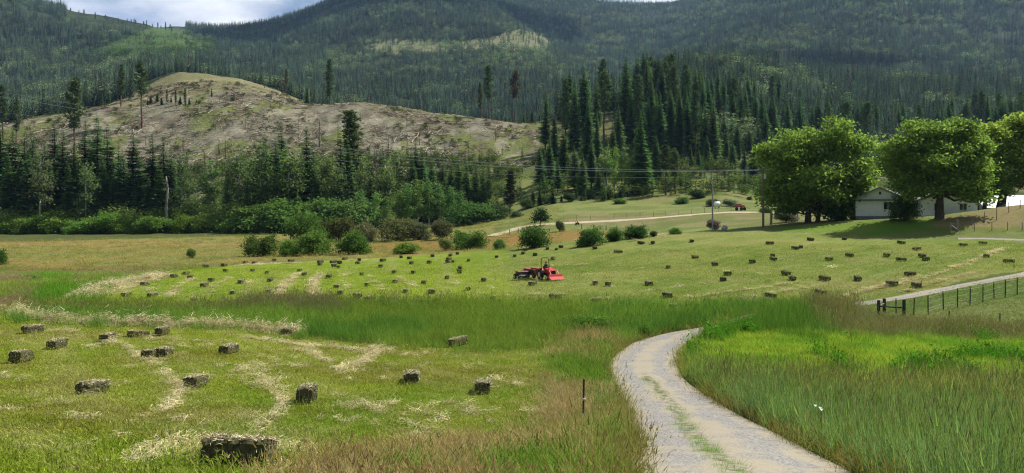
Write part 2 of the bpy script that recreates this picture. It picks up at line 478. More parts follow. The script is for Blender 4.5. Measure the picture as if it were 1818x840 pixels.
# ------------------------------------------------------------------ ground zones
Z_LOWER = [(-900,548),(-200,553),(0,556),(150,573),(280,577),(400,581),(520,590),(600,601),(660,608),(820,616),(1000,613),(1003,640),(985,655),(985,685),(1010,708),(1035,725),(1050,752),(900,778),(760,800),(640,830),(560,870),(400,960),(-900,1300)]
Z_UPPER = [(128,534),(180,515),(250,496),(330,479),(420,470),(520,465),(600,462),(720,455),(820,449),(900,443),(985,434),(1040,428),(1100,421),(1200,414.5),(1300,413),(1400,412.5),(1520,418),(1650,424),(1830,426),(2300,412),(2300,450),(1830,478),(1700,505),(1600,528),(1500,541),(1400,550),(1330,552),(1240,551),(1100,546),(900,541),(600,543),(350,541)]
Z_RIGHTG = [(1215,665),(1255,690),(1330,735),(1400,775),(1560,860),(2500,1400),(2500,690),(1818,702),(1600,700),(1400,694),(1290,680)]
Z_LIME = [(1225,625),(1262,592),(1310,578),(1400,584),(1600,592),(1900,596),(2500,590),(2500,690),(1818,702),(1600,700),(1400,694),(1290,680),(1215,664)]
Z_BROWN = [(1285,577),(1340,566),(1400,556),(1470,549.5),(1510,549),(1560,566),(1640,572),(1818,580),(2500,578),(2500,600),(1900,604),(1600,600),(1400,590),(1300,586)]
Z_PAST = [(1500,550),(1600,536),(1700,514),(1830,490),(2300,455),(2300,575),(1818,578),(1650,566),(1560,562)]
Z_DRYV = [(1000,613),(1045,600),(1110,590),(1090,620),(1075,650),(1085,680),(1105,730),(1112,800),(1115,870),(1060,900),(1020,770),(1000,700),(985,660)]
Z_LAWN = [(1360,408),(1420,400),(1520,393),(1600,391),(1660,388),(1720,381),(1690,395),(1640,412),(1560,418),(1450,413)]
Z_KNOLL = [(1660,388),(1720,378),(1818,360),(2400,340),(2400,405),(1818,412),(1700,414),(1640,412)]
Z_ORANGE = [(640,447),(660,430),(740,424),(850,420),(940,412),(1100,409),(1120,412),(1000,430),(900,442),(780,450),(700,452)]

PL = Plan()      # loose hay left in the rows
PR = Plan()      # gravel
PM = Plan()      # grass strip between the wheel tracks
def trace(P, pts, width, strength, n=10):
    P.stroke([ground_at(a, b)[:2] for a, b in seg(pts, n)], width, strength)

def zones(x, y, jit=1.0):
    D = np.hypot(x, y)
    jx = (fbm(x / 3.1, y / 3.1, 41, 3) - .5) * 2.4 * jit; jy = (fbm(x / 3.1, y / 3.1, 47, 3) - .5) * 3.2 * jit
    k = ss(6, 30, D)
    xx, yy = x + jx * k, y + jy * k * (.6 + D / 120)
    yy = np.maximum(yy, 1.0)
    z = height(x, y)
    px, py = CX + F * xx / yy, HZ - F * (z - EYE) / yy
    near = (y > 4) & (D < 138)
    q = {}
    q['lower'] = near & (D < 62) & inpoly(px, py, Z_LOWER)
    q['upper'] = near & (D > 50) & inpoly(px, py, Z_UPPER)
    q['rightg'] = near & (D < 60) & inpoly(px, py, Z_RIGHTG)
    q['lime'] = near & (D < 70) & inpoly(px, py, Z_LIME)
    q['brown'] = near & (D < 75) & inpoly(px, py, Z_BROWN)
    q['past'] = near & (D < 80) & inpoly(px, py, Z_PAST)
    q['dryv'] = near & (D < 70) & inpoly(px, py, Z_DRYV)
    far = (y > 4) & (D > 95) & (D < 200)
    q['lawn'] = far & inpoly(px, py, Z_LAWN)
    q['knoll'] = far & inpoly(px, py, Z_KNOLL)
    q['orange'] = (y > 4) & (D > 132) & (D < 200) & inpoly(px, py, Z_ORANGE)
    q['front'] = near & (D < 30) & ~q['lower'] & ~q['rightg'] & ~q['lime'] & (px < 1130)
    q['ditch'] = near & (D < 70) & (px < 1480) & ~(q['lower'] | q['upper'] | q['rightg'] | q['lime'] | q['brown'] | q['past'] | q['dryv'] | q['front'])
    q['px'], q['py'], q['D'] = px, py, D
    return q

# --- hay rows traced from the photograph
ROWS_UP = [
 ([(205,522),(255,503),(300,492)],.5,.75),([(245,524),(285,505),(320,492)],.4,.55),([(300,528),(318,508),(345,494)],.5,.8),([(370,525),(385,506),(408,493)],.5,.75),
 ([(432,525),(440,508),(462,494)],.45,.6),([(490,534),(498,518),(508,503),(532,486)],.75,1.),([(555,532),(556,515),(558,498),(572,487)],.75,1.),([(605,490),(628,485)],.45,.8),([(608,497),(618,510),(628,524)],.5,.7),
 ([(655,490),(670,503),(686,520)],.5,.75),([(705,490),(722,499),(738,511)],.5,.75),([(790,500),(815,507)],.4,.5),([(850,500),(868,507),(880,515)],.4,.6),([(880,508),(905,500)],.4,.5),
 ([(940,478),(985,472),(1040,470)],.7,.6),([(1000,492),(1060,486),(1130,478),(1200,466),(1260,455)],.4,.5),([(1060,512),(1150,503),(1230,492),(1300,480)],.4,.55),([(1130,519),(1200,510),(1280,500),(1370,485)],.45,.65),
 ([(1210,530),(1280,521),(1340,513),(1420,500)],.45,.75),([(1270,538),(1330,528),(1400,516),(1450,508)],.4,.6),([(1320,468),(1400,458),(1480,444)],.35,.4),([(1320,507),(1400,488),(1470,476),(1545,462)],.4,.6),
 ([(1415,545),(1480,529),(1540,516),(1610,503)],.5,.85),([(1540,515),(1600,502),(1660,487),(1720,466),(1760,450),(1785,440)],.5,.95),([(1555,510),(1610,496),(1650,484)],.4,.6),([(1600,520),(1660,502),(1740,482)],.45,.7),
 ([(1480,505),(1560,488),(1640,470),(1700,455)],.35,.5),([(1400,455),(1500,440),(1600,425)],.35,.4),([(1000,450),(1080,440),(1160,428)],.4,.4),([(1020,425),(1100,421.5),(1190,416)],1.0,.9),([(1120,428),(1180,420)],.6,.7),
 ([(620,466),(720,460),(800,455),(880,448)],.5,.45),([(420,472),(520,467),(600,464),(660,462)],.7,.7),([(880,527),(950,523),(1010,524)],.45,.6),([(1010,524),(1050,532),(1110,528)],.4,.6),([(780,524),(820,521),(860,523)],.5,.6)]
ROWS_LO = [
 ([(160,612),(215,612),(240,628),(275,646),(300,668),(322,690),(318,705),(300,725),(282,736)],.32,1.),([(500,680),(485,676),(458,672)],.25,.5),([(425,648),(455,665),(478,686),(500,708),(498,727),(472,752),(438,778)],.3,.95),
 ([(60,590),(130,598),(190,612),(235,645)],.3,.5),([(330,596),(400,612),(440,640),(480,668),(520,690)],.3,.5),([(440,600),(510,610),(560,616),(640,622),(700,624)],.5,.9),([(535,622),(560,632),(585,645)],.5,1.),([(600,656),(640,646),(670,628),(690,622)],.55,1.),
 ([(40,700),(80,716),(125,730)],.25,.4),([(130,690),(160,700),(110,720)],.3,.5),([(0,668),(40,676),(80,684)],.3,.6),([(0,738),(60,722),(115,712)],.3,.5),([(0,612),(60,606),(140,600)],.3,.4),
 ([(150,795),(220,776),(290,752)],.25,.5),([(0,798),(70,800),(160,800)],.4,.6),([(470,772),(560,760),(640,742)],.3,.5),([(500,690),(560,700),(620,704)],.35,.55),([(770,660),(820,646),(860,636)],.25,.5),
 ([(830,655),(900,635),(960,620)],.25,.5),([(900,650),(960,632),(990,622)],.25,.4),([(660,690),(720,700),(780,712)],.3,.35),([(840,735),(920,730),(1000,742)],.35,.6),([(700,780),(800,765),(900,745)],.35,.45),
 ([(250,812),(300,798),(360,793),(440,790),(500,800)],.35,1.),([(200,826),(280,815),(350,812)],.3,.7),([(480,812),(540,805),(600,800)],.3,.4)]
EDGE_LO = [(-500,552),(-60,556),(0,558),(60,564),(110,572),(200,577),(300,579),(400,583),(470,588),(540,594)]
EDGE_UP = [(128,533),(160,522),(200,510),(240,500),(295,491)]
for p, w, s_ in ROWS_UP: trace(PL, p, w * .45, s_)
for p, w, s_ in ROWS_LO: trace(PL, p, w * .33, s_ * 1.15)
trace(PL, EDGE_LO, .62, 1.2); trace(PL, EDGE_UP, 1.3, 1.2)
for k in range(26):   # thin combed lines between them
    a = RNG.uniform(0, 900); b = RNG.uniform(585, 760)
    if b > 760 - a * .05: continue
    trace(PL, [(a, b), (a + 60, b + 4 + RNG.uniform(-6, 10)), (a + 130, b + RNG.uniform(-14, 22))], .13, .5, 5)

# --- gravel roads: pairs of edges, every edge a place on the ground
ROAD_L = [(1105,980),(1112,840),(1118,785),(1113,742),(1100,702),(1085,668),(1080,648),(1095,626),(1130,606),(1180,592.5),(1240,582.5),(1275,578)]
ROAD_R = [(1800,980),(1520,840),(1440,800),(1372,766),(1312,736),(1256,702),(1220,676),(1205,652),(1212,628),(1232,606),(1252,592.5),(1300,579)]
rl = [ground_at(*p) for p in seg(ROAD_L, 12)]; rr = [ground_at(*p) for p in seg(ROAD_R, 12)]
# the same road goes on behind the grass and climbs to the right
cont = [ground_at(a, b) for a, b in seg([(1390,553),(1470,546),(1530,539.5),(1600,528.5),(1700,509),(1818,487),(1980,455),(2300,418)], 8)]
mid0 = (rl[-1] + rr[-1]) / 2
tail = seg([tuple(mid0[:2]), tuple((mid0 * .55 + cont[0] * .45 + Vector((.8, .6, 0)))[:2])] + [tuple(c[:2]) for c in cont[::4]] + [tuple(cont[-1][:2])], 8)
def half(w, pts):
    L, Rr = [], []
    for i in range(len(pts)):
        a, b = pts[max(i - 1, 0)], pts[min(i + 1, len(pts) - 1)]
        t = np.array(b) - np.array(a); t = t / (np.linalg.norm(t) + 1e-9); n = np.array([-t[1], t[0]])
        L.append(np.array(pts[i]) + n * w / 2); Rr.append(np.array(pts[i]) - n * w / 2)
    return L, Rr
tl, tr_ = half(1.35, tail[2:])
rl2 = [np.array(p[:2]) for p in rl] + tl; rr2 = [np.array(p[:2]) for p in rr] + tr_
# start of the road under the camera
rl2 = [np.array((.15, -6.)), np.array((.8, 2.)), *rl2]; rr2 = [np.array((4.6, -6.)), np.array((4.5, 2.)), *rr2]
def ribbon(L, Rr, na=9, lift=.02, crown=.05):
    V, u, vv = [], [], []
    for a, b in zip(L, Rr):
        for k in range(na):
            t = k / (na - 1); p = a + (b - a) * t
            V.append((p[0], p[1])); u.append(t)
    V = np.array(V); u = np.array(u)
    z = height(V[:, 0], V[:, 1]) + lift + crown * (1 - (2 * u - 1) ** 2) - .06 * (np.abs(2 * u - 1) > .99)
    n = len(L)
    i, k = np.meshgrid(np.arange(n - 1), np.arange(na - 1), indexing='ij'); b = (i * na + k).ravel()
    Fq = np.stack([b, b + 1, b + na + 1, b + na], 1)
    return np.column_stack([V, z]), Fq, u
for (a, b), (a2, b2) in zip(zip(rl2[:-1], rr2[:-1]), zip(rl2[1:], rr2[1:])):
    m_ = max(1, int(max(np.linalg.norm(a2 - a), np.linalg.norm(b2 - b)) / .3))
    for s_ in range(m_):
        p_, q_ = a + (a2 - a) * s_ / m_, b + (b2 - b) * s_ / m_
        if 1325 < CX + F * p_[0] / max(p_[1], 1.) < 1515 and p_[1] > 40: continue      # overgrown stretch behind the rise
        for t in np.linspace(.07, .93, 13): PR.dab(*(p_ + (q_ - p_) * t), .34, 1.)
MED = [(1142,662),(1150,676),(1166,692),(1192,722),(1215,756),(1245,792),(1290,832),(1400,920)]
medp = [ground_at(*p) for p in seg(MED, 10)]
for i, p in enumerate(medp): PM.dab(p.x, p.y, .10 + .10 * ss(0, 18, i), 1.)

# --- reflectance of the ground
def ground_colour(x, y):
    q = zones(x, y); D = q['D']; px, py = q['px'], q['py']
    n1 = fbm(x / 7, y / 7, 61, 4); n2 = fbm(x / 1.3, y / 1.3, 67, 3); n3 = fbm(x / 30, y / 30, 71, 3)
    c = np.tile(alb(96, 112, 52), (len(x), 1))
    def put(mask, a, b, f):
        m = mask.astype(float)[:, None] if mask.dtype == bool else mask[:, None]
        f = np.clip(f, 0, 1)[:, None]
        nonlocal c
        c = c * (1 - m) + m * (np.asarray(a) * (1 - f) + np.asarray(b) * f)
    put(q['ditch'], alb(72, 98, 34), alb(104, 118, 44), ss(.4, .6, n1))
    # left meadow beyond the ditch
    left = (D > 58) & (D < 300) & ~q['upper'] & (px < 1000)
    put(left & (D < 130), alb(112, 124, 58), alb(132, 122, 82), ss(.42, .6, n1))
    mead = left & (D >= 118)
    put(mead, alb(136, 138, 74), alb(148, 134, 80), ss(.4, .6, n1))
    put(mead & (py < 428), alb(142, 144, 78), alb(158, 150, 88), ss(.4, .6, n1))
    put(mead & (np.abs(py - 432) < 4), alb(156, 130, 84), alb(168, 148, 100), ss(.4, .62, n2))
    put(mead & (D > 236), alb(80, 92, 50), alb(104, 112, 62), n1)
    right = (D > 118) & (D < 300) & (px >= 880)
    put(right, alb(120, 132, 72), alb(140, 148, 84), ss(.4, .6, n1))
    put(right & (py > 378) & (py < 400) & (px > 1000) & (px < 1500), alb(122, 128, 72), alb(146, 138, 96), ss(.4, .62, n1))
    put(right & (py < 362) & (px > 1130), alb(104, 122, 56), alb(140, 140, 86), ss(.4, .62, n1))
    put(q['orange'], alb(154, 124, 68), alb(144, 130, 72), ss(.45, .7, n1))
    # mown fields
    g = ss(.40, .60, .6 * n1 + .4 * n2)
    put(q['upper'], alb(122, 146, 40), alb(140, 158, 52), g)
    put(q['upper'] & (px > 900), alb(116, 136, 56), alb(136, 147, 70), g)
    blend = np.clip((px - 760) / 280, 0, 1) * q['upper'] * (px <= 900)
    put(blend * .8, alb(116, 136, 56), alb(136, 147, 70), g)
    tanp = q['upper'] & (px > 930)
    put(tanp * ss(.50, .72, fbm(x / 9, y / 5, 77, 4)) * .6, alb(150, 146, 86), alb(158, 150, 92), n2)
    put(q['lower'], alb(112, 136, 38), alb(134, 146, 50), g)
    put(q['lower'] * ss(.5, .68, fbm(x / 5, y / 3.2, 79, 4)) * .6, alb(120, 116, 46), alb(136, 128, 62), n2)
    put(q['lower'] * ss(.60, .74, fbm(x / 1.6, y / 1.2, 83, 3)) * .4, alb(150, 146, 84), alb(164, 156, 98), n2)
    put(q['front'], alb(92, 102, 46), alb(128, 112, 66), ss(.4, .62, n2))
    put(q['dryv'], alb(104, 108, 52), alb(140, 116, 72), ss(.4, .6, n1))
    put(q['rightg'], alb(76, 100, 48), alb(98, 114, 52), ss(.4, .6, n1))
    put(q['lime'], alb(96, 132, 24), alb(132, 156, 30), ss(.4, .6, n1))
    put(q['brown'], alb(92, 104, 56), alb(120, 112, 76), ss(.4, .6, n2))
    put(q['past'], alb(102, 124, 56), alb(124, 136, 74), ss(.4, .6, n1))
    put(q['lawn'], alb(104, 140, 44), alb(122, 146, 56), ss(.4, .6, n1))
    put(q['knoll'], alb(132, 128, 78), alb(150, 138, 92), ss(.38, .62, n1))
    put((q['knoll'] & (py > 404)), alb(108, 126, 56), alb(126, 134, 66), n1)
    # combed look left by the mower: faint streaks along the swaths
    def comb(a, w, l, seed): return fbm((x * math.cos(a) + y * math.sin(a)) / l, (-x * math.sin(a) + y * math.cos(a)) / w, seed, 4)
    st = np.where(D < 56, comb(-.95, .55, 9, 301), np.where(px < 900, comb(1.65, .8, 16, 303), comb(.78, .7, 14, 305)))
    mown = q['lower'] | q['upper']
    put(mown * ss(.52, .66, st) * .36, alb(160, 158, 96), alb(172, 168, 112), n2)
    # hills
    hill = D > 292
    put(hill, alb(52, 66, 42), alb(74, 86, 54), ss(.4, .6, n3))
    cut = hill & (D < 660) & (px < 985) & ~((D > 520) & ((px < 240) | (px > 545)))
    m1 = fbm(x / 16, y / 26, 91, 5); m2 = fbm(x / 5, y / 9, 95, 4)
    put(cut, alb(132, 128, 107), alb(155, 150, 126), ss(.38, .62, m2))
    put(cut * ss(.47, .60, m1) * .9, alb(114, 128, 66), alb(140, 144, 84), m2)
    put(cut * ss(.56, .66, fbm(x / 11, y / 20, 97, 4)) * .45, alb(98, 86, 70), alb(112, 98, 80), m2)
    put(cut * ss(.60, .70, fbm(x / 6, y / 14, 99, 4)) * .7, alb(170, 162, 140), alb(182, 174, 150), m2)
    put(cut & (D > 500), alb(140, 138, 96), alb(156, 150, 112), ss(.4, .6, m1))
    slash = inpoly(px, py, [(175,192),(205,190),(240,215),(262,230),(235,228),(200,214)]) & cut
    put(slash * ss(.40, .62, m2) * .75, alb(92, 66, 60), alb(110, 84, 74), m2)
    low = cut & (D < 350) & (px < 985)
    put(low * (1 - ss(300, 350, D)), alb(104, 120, 62), alb(122, 130, 74), m1)
    rh = hill & (D < 520) & (px >= 985)
    put(rh, alb(84, 96, 54), alb(122, 122, 78), ss(.42, .6, m1))
    op = inpoly(px, py, Z_CLEAR) & (D > 1100)
    put(op, alb(118, 126, 84), alb(142, 142, 106), m1)
    pl = inpoly(px, py, Z_PLANT) & (D > 1000)
    put(pl, alb(78, 104, 52), alb(98, 118, 66), m1)
    return c, q
Z_CLEAR = [(640,84),(700,70),(790,74),(860,70),(925,52),(968,66),(990,84),(950,93),(870,88),(780,92),(700,96)]
Z_PLANT = [(120,104),(180,84),(235,62),(275,46),(335,54),(390,74),(380,98),(310,104),(240,110)]

# --- the terrain sheets
azf = np.radians(np.arange(-36, 36.01, .112)); azc = np.radians(np.concatenate([np.arange(36, 324.1, 3.0)]))
AZ = np.concatenate([azf[:-1], azc[:-1]]); NA = len(AZ)
def t_shader(name, kind):
    t = NT(name)
    c = t.node('ShaderNodeAttribute', attribute_type='GEOMETRY', attribute_name='albedo').outputs['Color']
    P = t.pos()
    if kind == 'near':
        s = t.node('ShaderNodeAttribute', attribute_type='GEOMETRY', attribute_name='straw').outputs['Fac']
        fine = t.noise(22, 3, .7, P); med = t.noise(2.6, 5, .65, P)
        mp = t.node('ShaderNodeMapping', {'Scale': (1, .35, 1), 'Rotation': (0, 0, .5)}); t.l.new(P, mp.inputs[0])
        thatch = t.noise(9, 5, .7, mp.outputs[0], .6)
        c = t.scale(c, t.maprange(fine, .25, .75, .62, 1.38))
        c = t.scale(c, t.maprange(med, .3, .7, .84, 1.16))
        straw = t.mix(t.maprange(thatch, .35, .68), alb(128, 118, 76), alb(208, 198, 150))
        k = t.node('ShaderNodeMath', {0: s, 1: thatch}, operation='ADD').outputs[0]
        c = t.mix(t.maprange(k, .80, 1.05, 0, .92), c, straw)
        bmp = t.mul(fine, 1.0); m = t.bsdf(c, .95, .05, bump=fine, bdist=.05, bstr=.8)
    else:
        fine = t.noise(.55 if kind == 'hill' else .25, 6, .7, P)
        c = t.scale(c, t.maprange(fine, .3, .7, .62, 1.4)); m = t.bsdf(c, .95, .03, bump=fine, bdist=1.2, bstr=.7)
    return m
def sheet(name, radii, kind, label, closed=False):
    radii = np.asarray(radii)
    Rr, A = np.meshgrid(radii, AZ, indexing='ij')
    x, y = (Rr * np.sin(A)).ravel(), (Rr * np.cos(A)).ravel()
    z = height(x, y)
    n = len(radii); i, k = np.meshgrid(np.arange(n - 1), np.arange(NA), indexing='ij')
    a = (i * NA + k).ravel(); b = (i * NA + (k + 1) % NA).ravel()
    Fq = np.stack([a, a + NA, b + NA, b], 1)
    V = np.column_stack([x, y, z]); faces = [Fq]
    if closed:
        V = np.concatenate([V, [[0, 0, h1(0, .01)]]]); k = np.arange(NA)
        faces.append(np.stack([np.full(NA, len(V) - 1), k, (k + 1) % NA], 1))
        x, y = V[:, 0], V[:, 1]
    me = np_mesh(name, V, faces); smooth(me)
    c, q = ground_colour(x, y)
    if kind == 'near':
        attr(me, 'straw', 'FLOAT', np.clip(PL.get(x, y), 0, 1.2) * .75)
    attr(me, 'albedo', 'FLOAT_COLOR', c)
    return tag(obj(name, me, t_shader(name + '_surface', kind)), label, kind='structure')
r1 = np.concatenate([np.linspace(1.0, 7, 8)[:-1], np.geomspace(7, 130, 300)[:-1], np.geomspace(130, 292, 70)])
r2 = np.geomspace(292, 660, 130)
r3 = np.concatenate([np.geomspace(660, 3000, 150), np.geomspace(3000, 9000, 10)[1:]])
sheet('ground', r1, 'near', 'valley floor of mown hay fields, ditch and meadows', True)
sheet('hillside', r2, 'hill', 'logged brown hillside with scattered slash behind the valley')
sheet('mountain', r3, 'far', 'high forested mountain slopes behind the valley')

# --- gravel
def gravel(name):
    t = NT(name); P = t.pos()
    u = t.node('ShaderNodeAttribute', attribute_type='GEOMETRY', attribute_name='across').outputs['Fac']
    st = t.node('ShaderNodeTexVoronoi', {'Scale': 30, 'Randomness': 1}); t.l.new(P, st.inputs['Vector'])
    st2 = t.node('ShaderNodeTexVoronoi', {'Scale': 70, 'Randomness': 1}); t.l.new(P, st2.inputs['Vector'])
    g = t.node('ShaderNodeSeparateColor'); t.l.new(st.outputs['Color'], g.inputs[0])
    big = t.noise(.9, 5, .6, P); mid = t.noise(5, 4, .6, P)
    wear = t.node('ShaderNodeAttribute', attribute_type='GEOMETRY', attribute_name='wheel').outputs['Fac']
    grey = t.mix(g.outputs[0], (.15, .143, .13), (.36, .342, .31))
    dust = t.mix(mid, (.37, .325, .24), (.29, .255, .19))
    k = t.node('ShaderNodeMath', {0: t.maprange(big, .36, .64), 1: wear}, operation='SUBTRACT').outputs[0]
    c = t.mix(t.maprange(k, -.30, .22, 0, .95), grey, dust)
    md = t.node('ShaderNodeAttribute', attribute_type='GEOMETRY', attribute_name='median').outputs['Fac']
    c = t.mix(t.mul(t.maprange(md, .15, .6), t.maprange(mid, .4, .62, 0, .8)), c, alb(96, 108, 58))
    c = t.scale(c, t.maprange(st2.outputs['Distance'], 0, .5, 1.2, .7))
    return t.bsdf(c, .95, .1, bump=st.outputs['Distance'], bdist=.008, bstr=.5)
M_GRAV = gravel('gravel')
V, Fq, u = ribbon(rl2, rr2, 31)
me = np_mesh('gravel_road', V, [Fq]); smooth(me); attr(me, 'across', 'FLOAT', u); attr(me, 'median', 'FLOAT', PM.get(V[:, 0], V[:, 1]))
attr(me, 'wheel', 'FLOAT', np.exp(-((u - .25) / .12) ** 2) + np.exp(-((u - .72) / .13) ** 2))
tag(obj('gravel_road', me, M_GRAV), 'winding grey gravel road with a grass strip down its middle', kind='structure')
def side_track(name, pts, w, m, label, lift=.03):
    p = [ground_at(a, b, 90) [:2] for a, b in seg(pts, 8)]
    L, Rr = half(w, p); V, Fq, u = ribbon([np.array(q) for q in L], [np.array(q) for q in Rr], 5, lift + .04, .03)
    me = np_mesh(name, V, [Fq]); attr(me, 'across', 'FLOAT', u); attr(me, 'wheel', 'FLOAT', np.full(len(u), .5))
    tag(obj(name, me, m), label, kind='structure')
side_track('farm_track', [(1700,424),(1760,424.5),(1830,427),(1960,428)], 1.6, M_GRAV, 'short pale track along the right end of the far hay field')
side_track('dirt_lane', [(868,420),(900,411),(935,402),(985,397),(1040,394.5),(1120,390),(1200,384),(1260,379),(1310,377),(1380,378),(1450,378)], 3.4, plain('lane_dirt', (.33, .28, .19), .95, 0, .05), 'pale dirt lane running behind the orange field')
# ------------------------------------------------------------------ leafy geometry
class Leaves:
    """many small faces gathered into one mesh, with a brightness per face"""
    def __init__(s, seed): s.r = np.random.default_rng(seed); s.t = []; s.q = []; s.vt = []; s.vq = []; s.wt = []; s.wq = []
    def tris(s, A, B, C, var=None, warm=None):
        n = len(A); s.t.append(np.stack([A, B, C], 1)); s.vt.append(s.r.uniform(.65, 1.35, n) if var is None else var); s.wt.append(np.zeros(n) + s.r.random(n) ** 3 * .7 if warm is None else warm)
    def quads(s, c, u, v, var=None):
        n = len(c); s.q.append(np.stack([c - u - v * .6, c + u * .25 - v, c + u + v * .5, c - u * .3 + v], 1)); s.vq.append(s.r.uniform(.65, 1.35, n) if var is None else var); s.wq.append(s.r.random(n) ** 2.5 * .8)
    def mesh(s, name):
        V, faces, var, warm = [], [], [], []; b = 0
        for arr, vs, ws, k in ((s.t, s.vt, s.wt, 3), (s.q, s.vq, s.wq, 4)):
            if not arr: continue
            a = np.concatenate(arr); n = len(a)
            V.append(a.reshape(-1, 3)); faces.append(np.arange(n * k).reshape(n, k) + b); b += n * k
            var.append(np.repeat(np.concatenate(vs), k)); warm.append(np.repeat(np.concatenate(ws), k))
        me = np_mesh(name, np.concatenate(V), faces)
        attr(me, 'var', 'FLOAT', np.concatenate(var)); attr(me, 'warm', 'FLOAT', np.concatenate(warm))
        return me
def unit(r, n):
    v = r.normal(size=(n, 3)); return v / np.linalg.norm(v, axis=1)[:, None]
def frames(r, n, flat=0.0):
    d = unit(r, n)
    if flat: d[:, 2] = np.abs(d[:, 2]) + flat; d /= np.linalg.norm(d, axis=1)[:, None]
    a = unit(r, n); u = np.cross(d, a); u /= np.linalg.norm(u, axis=1)[:, None] + 1e-9
    return u, np.cross(d, u)

def fir_crown(seed, H=26., Rb=3.3, z0=.06, levels=46, power=.85, droop=.32):
    L = Leaves(seed); r = L.r
    asym = r.uniform(.75, 1.1, 8)
    for i in range(levels):
        t = (i + r.uniform(-.3, .3)) / levels
        t = min(max(t, 0), .995)
        z = H * (z0 + (1 - z0) * t)
        rad = Rb * ((1 - t) ** power) * (min(1, .55 + t * 4)) + .12
        nb = 7 if t < .75 else 5
        a0 = r.uniform(0, 6.28)
        for b in range(nb):
            a = a0 + 6.283 * b / nb + r.uniform(-.35, .35)
            rl_ = rad * r.uniform(.55, 1.22) * asym[int(a / 6.283 * 8) % 8]
            if r.random() < .06: continue
            d = np.array([math.cos(a), math.sin(a), 0]); s_ = np.array([-math.sin(a), math.cos(a), 0])
            up = np.array([0, 0, 1.])
            dr = droop * r.uniform(.6, 1.4) * (1 - .75 * t)
            def P(q): return d * rl_ * q + up * (z - dr * rl_ * q * (1.15 - .35 * q) + .18 * rl_ * t * q)
            n = 5 if rl_ > 1.2 else 3
            qs = np.linspace(.12, .95, n)
            A, B, C = [], [], []
            for j, q in enumerate(qs):
                p = P(q); w = rl_ * .42 * (1.12 - q) + .2
                for sg in (-1, 1):
                    tip = P(min(q + .28, 1.08)) + s_ * sg * w * r.uniform(.7, 1.25) - up * w * r.uniform(.15, .65)
                    A.append(p - d * .1 * rl_ + up * .07); B.append(P(min(q + .22, 1.05)) + up * .04); C.append(tip)
            A.append(P(.7) + s_ * .15); B.append(P(.7) - s_ * .15); C.append(P(1.12) - up * .1)
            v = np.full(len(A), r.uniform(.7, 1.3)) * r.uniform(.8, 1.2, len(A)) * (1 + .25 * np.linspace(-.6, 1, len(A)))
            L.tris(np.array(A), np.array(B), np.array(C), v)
    return L
def pine_crown(seed, H=28., Rb=3.0, z0=.38, n=95):
    L = Leaves(seed); r = L.r; limbs = MB()
    for i in range(n):
        t = (i + r.uniform(-.5, .5)) / n; t = min(max(t, 0), 1)
        z = H * (z0 + (.98 - z0) * t)
        prof = (math.sin(min(1, (t + .10) * 1.6) * math.pi / 2)) * (1 - t) ** .6 * 1.05 + .1
        rad = Rb * prof * r.uniform(.4, 1.2); a = r.uniform(0, 6.283)
        d = np.array([math.cos(a), math.sin(a), r.uniform(-.30, .28) + .25 * t])
        p = np.array([0, 0, z]) + d * rad
        m = 15
        cs = p[None] - d[None] * rad * (r.random(m) ** 1.6 * .55)[:, None] + r.normal(size=(m, 3)) * np.array([.36, .36, .22])
        u = unit(r, m) * .74; u[:, 2] = u[:, 2] * .6 + .12
        w = np.cross(u, unit(r, m)); w = w / (np.linalg.norm(w, axis=1)[:, None] + 1e-9) * .26
        L.tris(cs - w, cs + w, cs + u * r.uniform(.8, 1.5, m)[:, None], r.uniform(.65, 1.35, m) * r.uniform(.75, 1.25))
        if i % 3 == 0: limbs.tube([(0, 0, z - .3), tuple(p)], [.08, .03], 4, False)
    return L, limbs
def leaf_cloud(L, lobes, n, size, flat=.25, shell=.55):
    """lobes: (centre, radii) ; leaves gather into twig tufts near the outside of each lobe"""
    r = L.r; vol = np.array([l[1][0] * l[1][1] * l[1][2] for l in lobes]) ** .7; vol /= vol.sum()
    for (c, rad), f in zip(lobes, vol):
        k = max(6, int(n * f)); tufts = max(3, k // 34)
        dirs = unit(r, tufts); rr = shell + (1 - shell) * r.random(tufts) ** .6
        dirs[:, 2] = np.where(dirs[:, 2] < -.8, -dirs[:, 2] * .6, dirs[:, 2])
        tc_ = np.array(c) + dirs * np.array(rad) * rr[:, None] * r.uniform(.82, 1.24, (tufts, 1))
        tv = r.uniform(.72, 1.28, tufts)
        idx = r.integers(0, tufts, k)
        p = tc_[idx] + r.normal(size=(k, 3)) * size * np.array([2.8, 2.8, 1.8])
        u, v = frames(r, k, flat); s_ = size * r.uniform(.55, 1.25, k)[:, None]
        L.quads(p, u * s_, v * s_ * .62, tv[idx] * r.uniform(.75, 1.25, k))
    return L
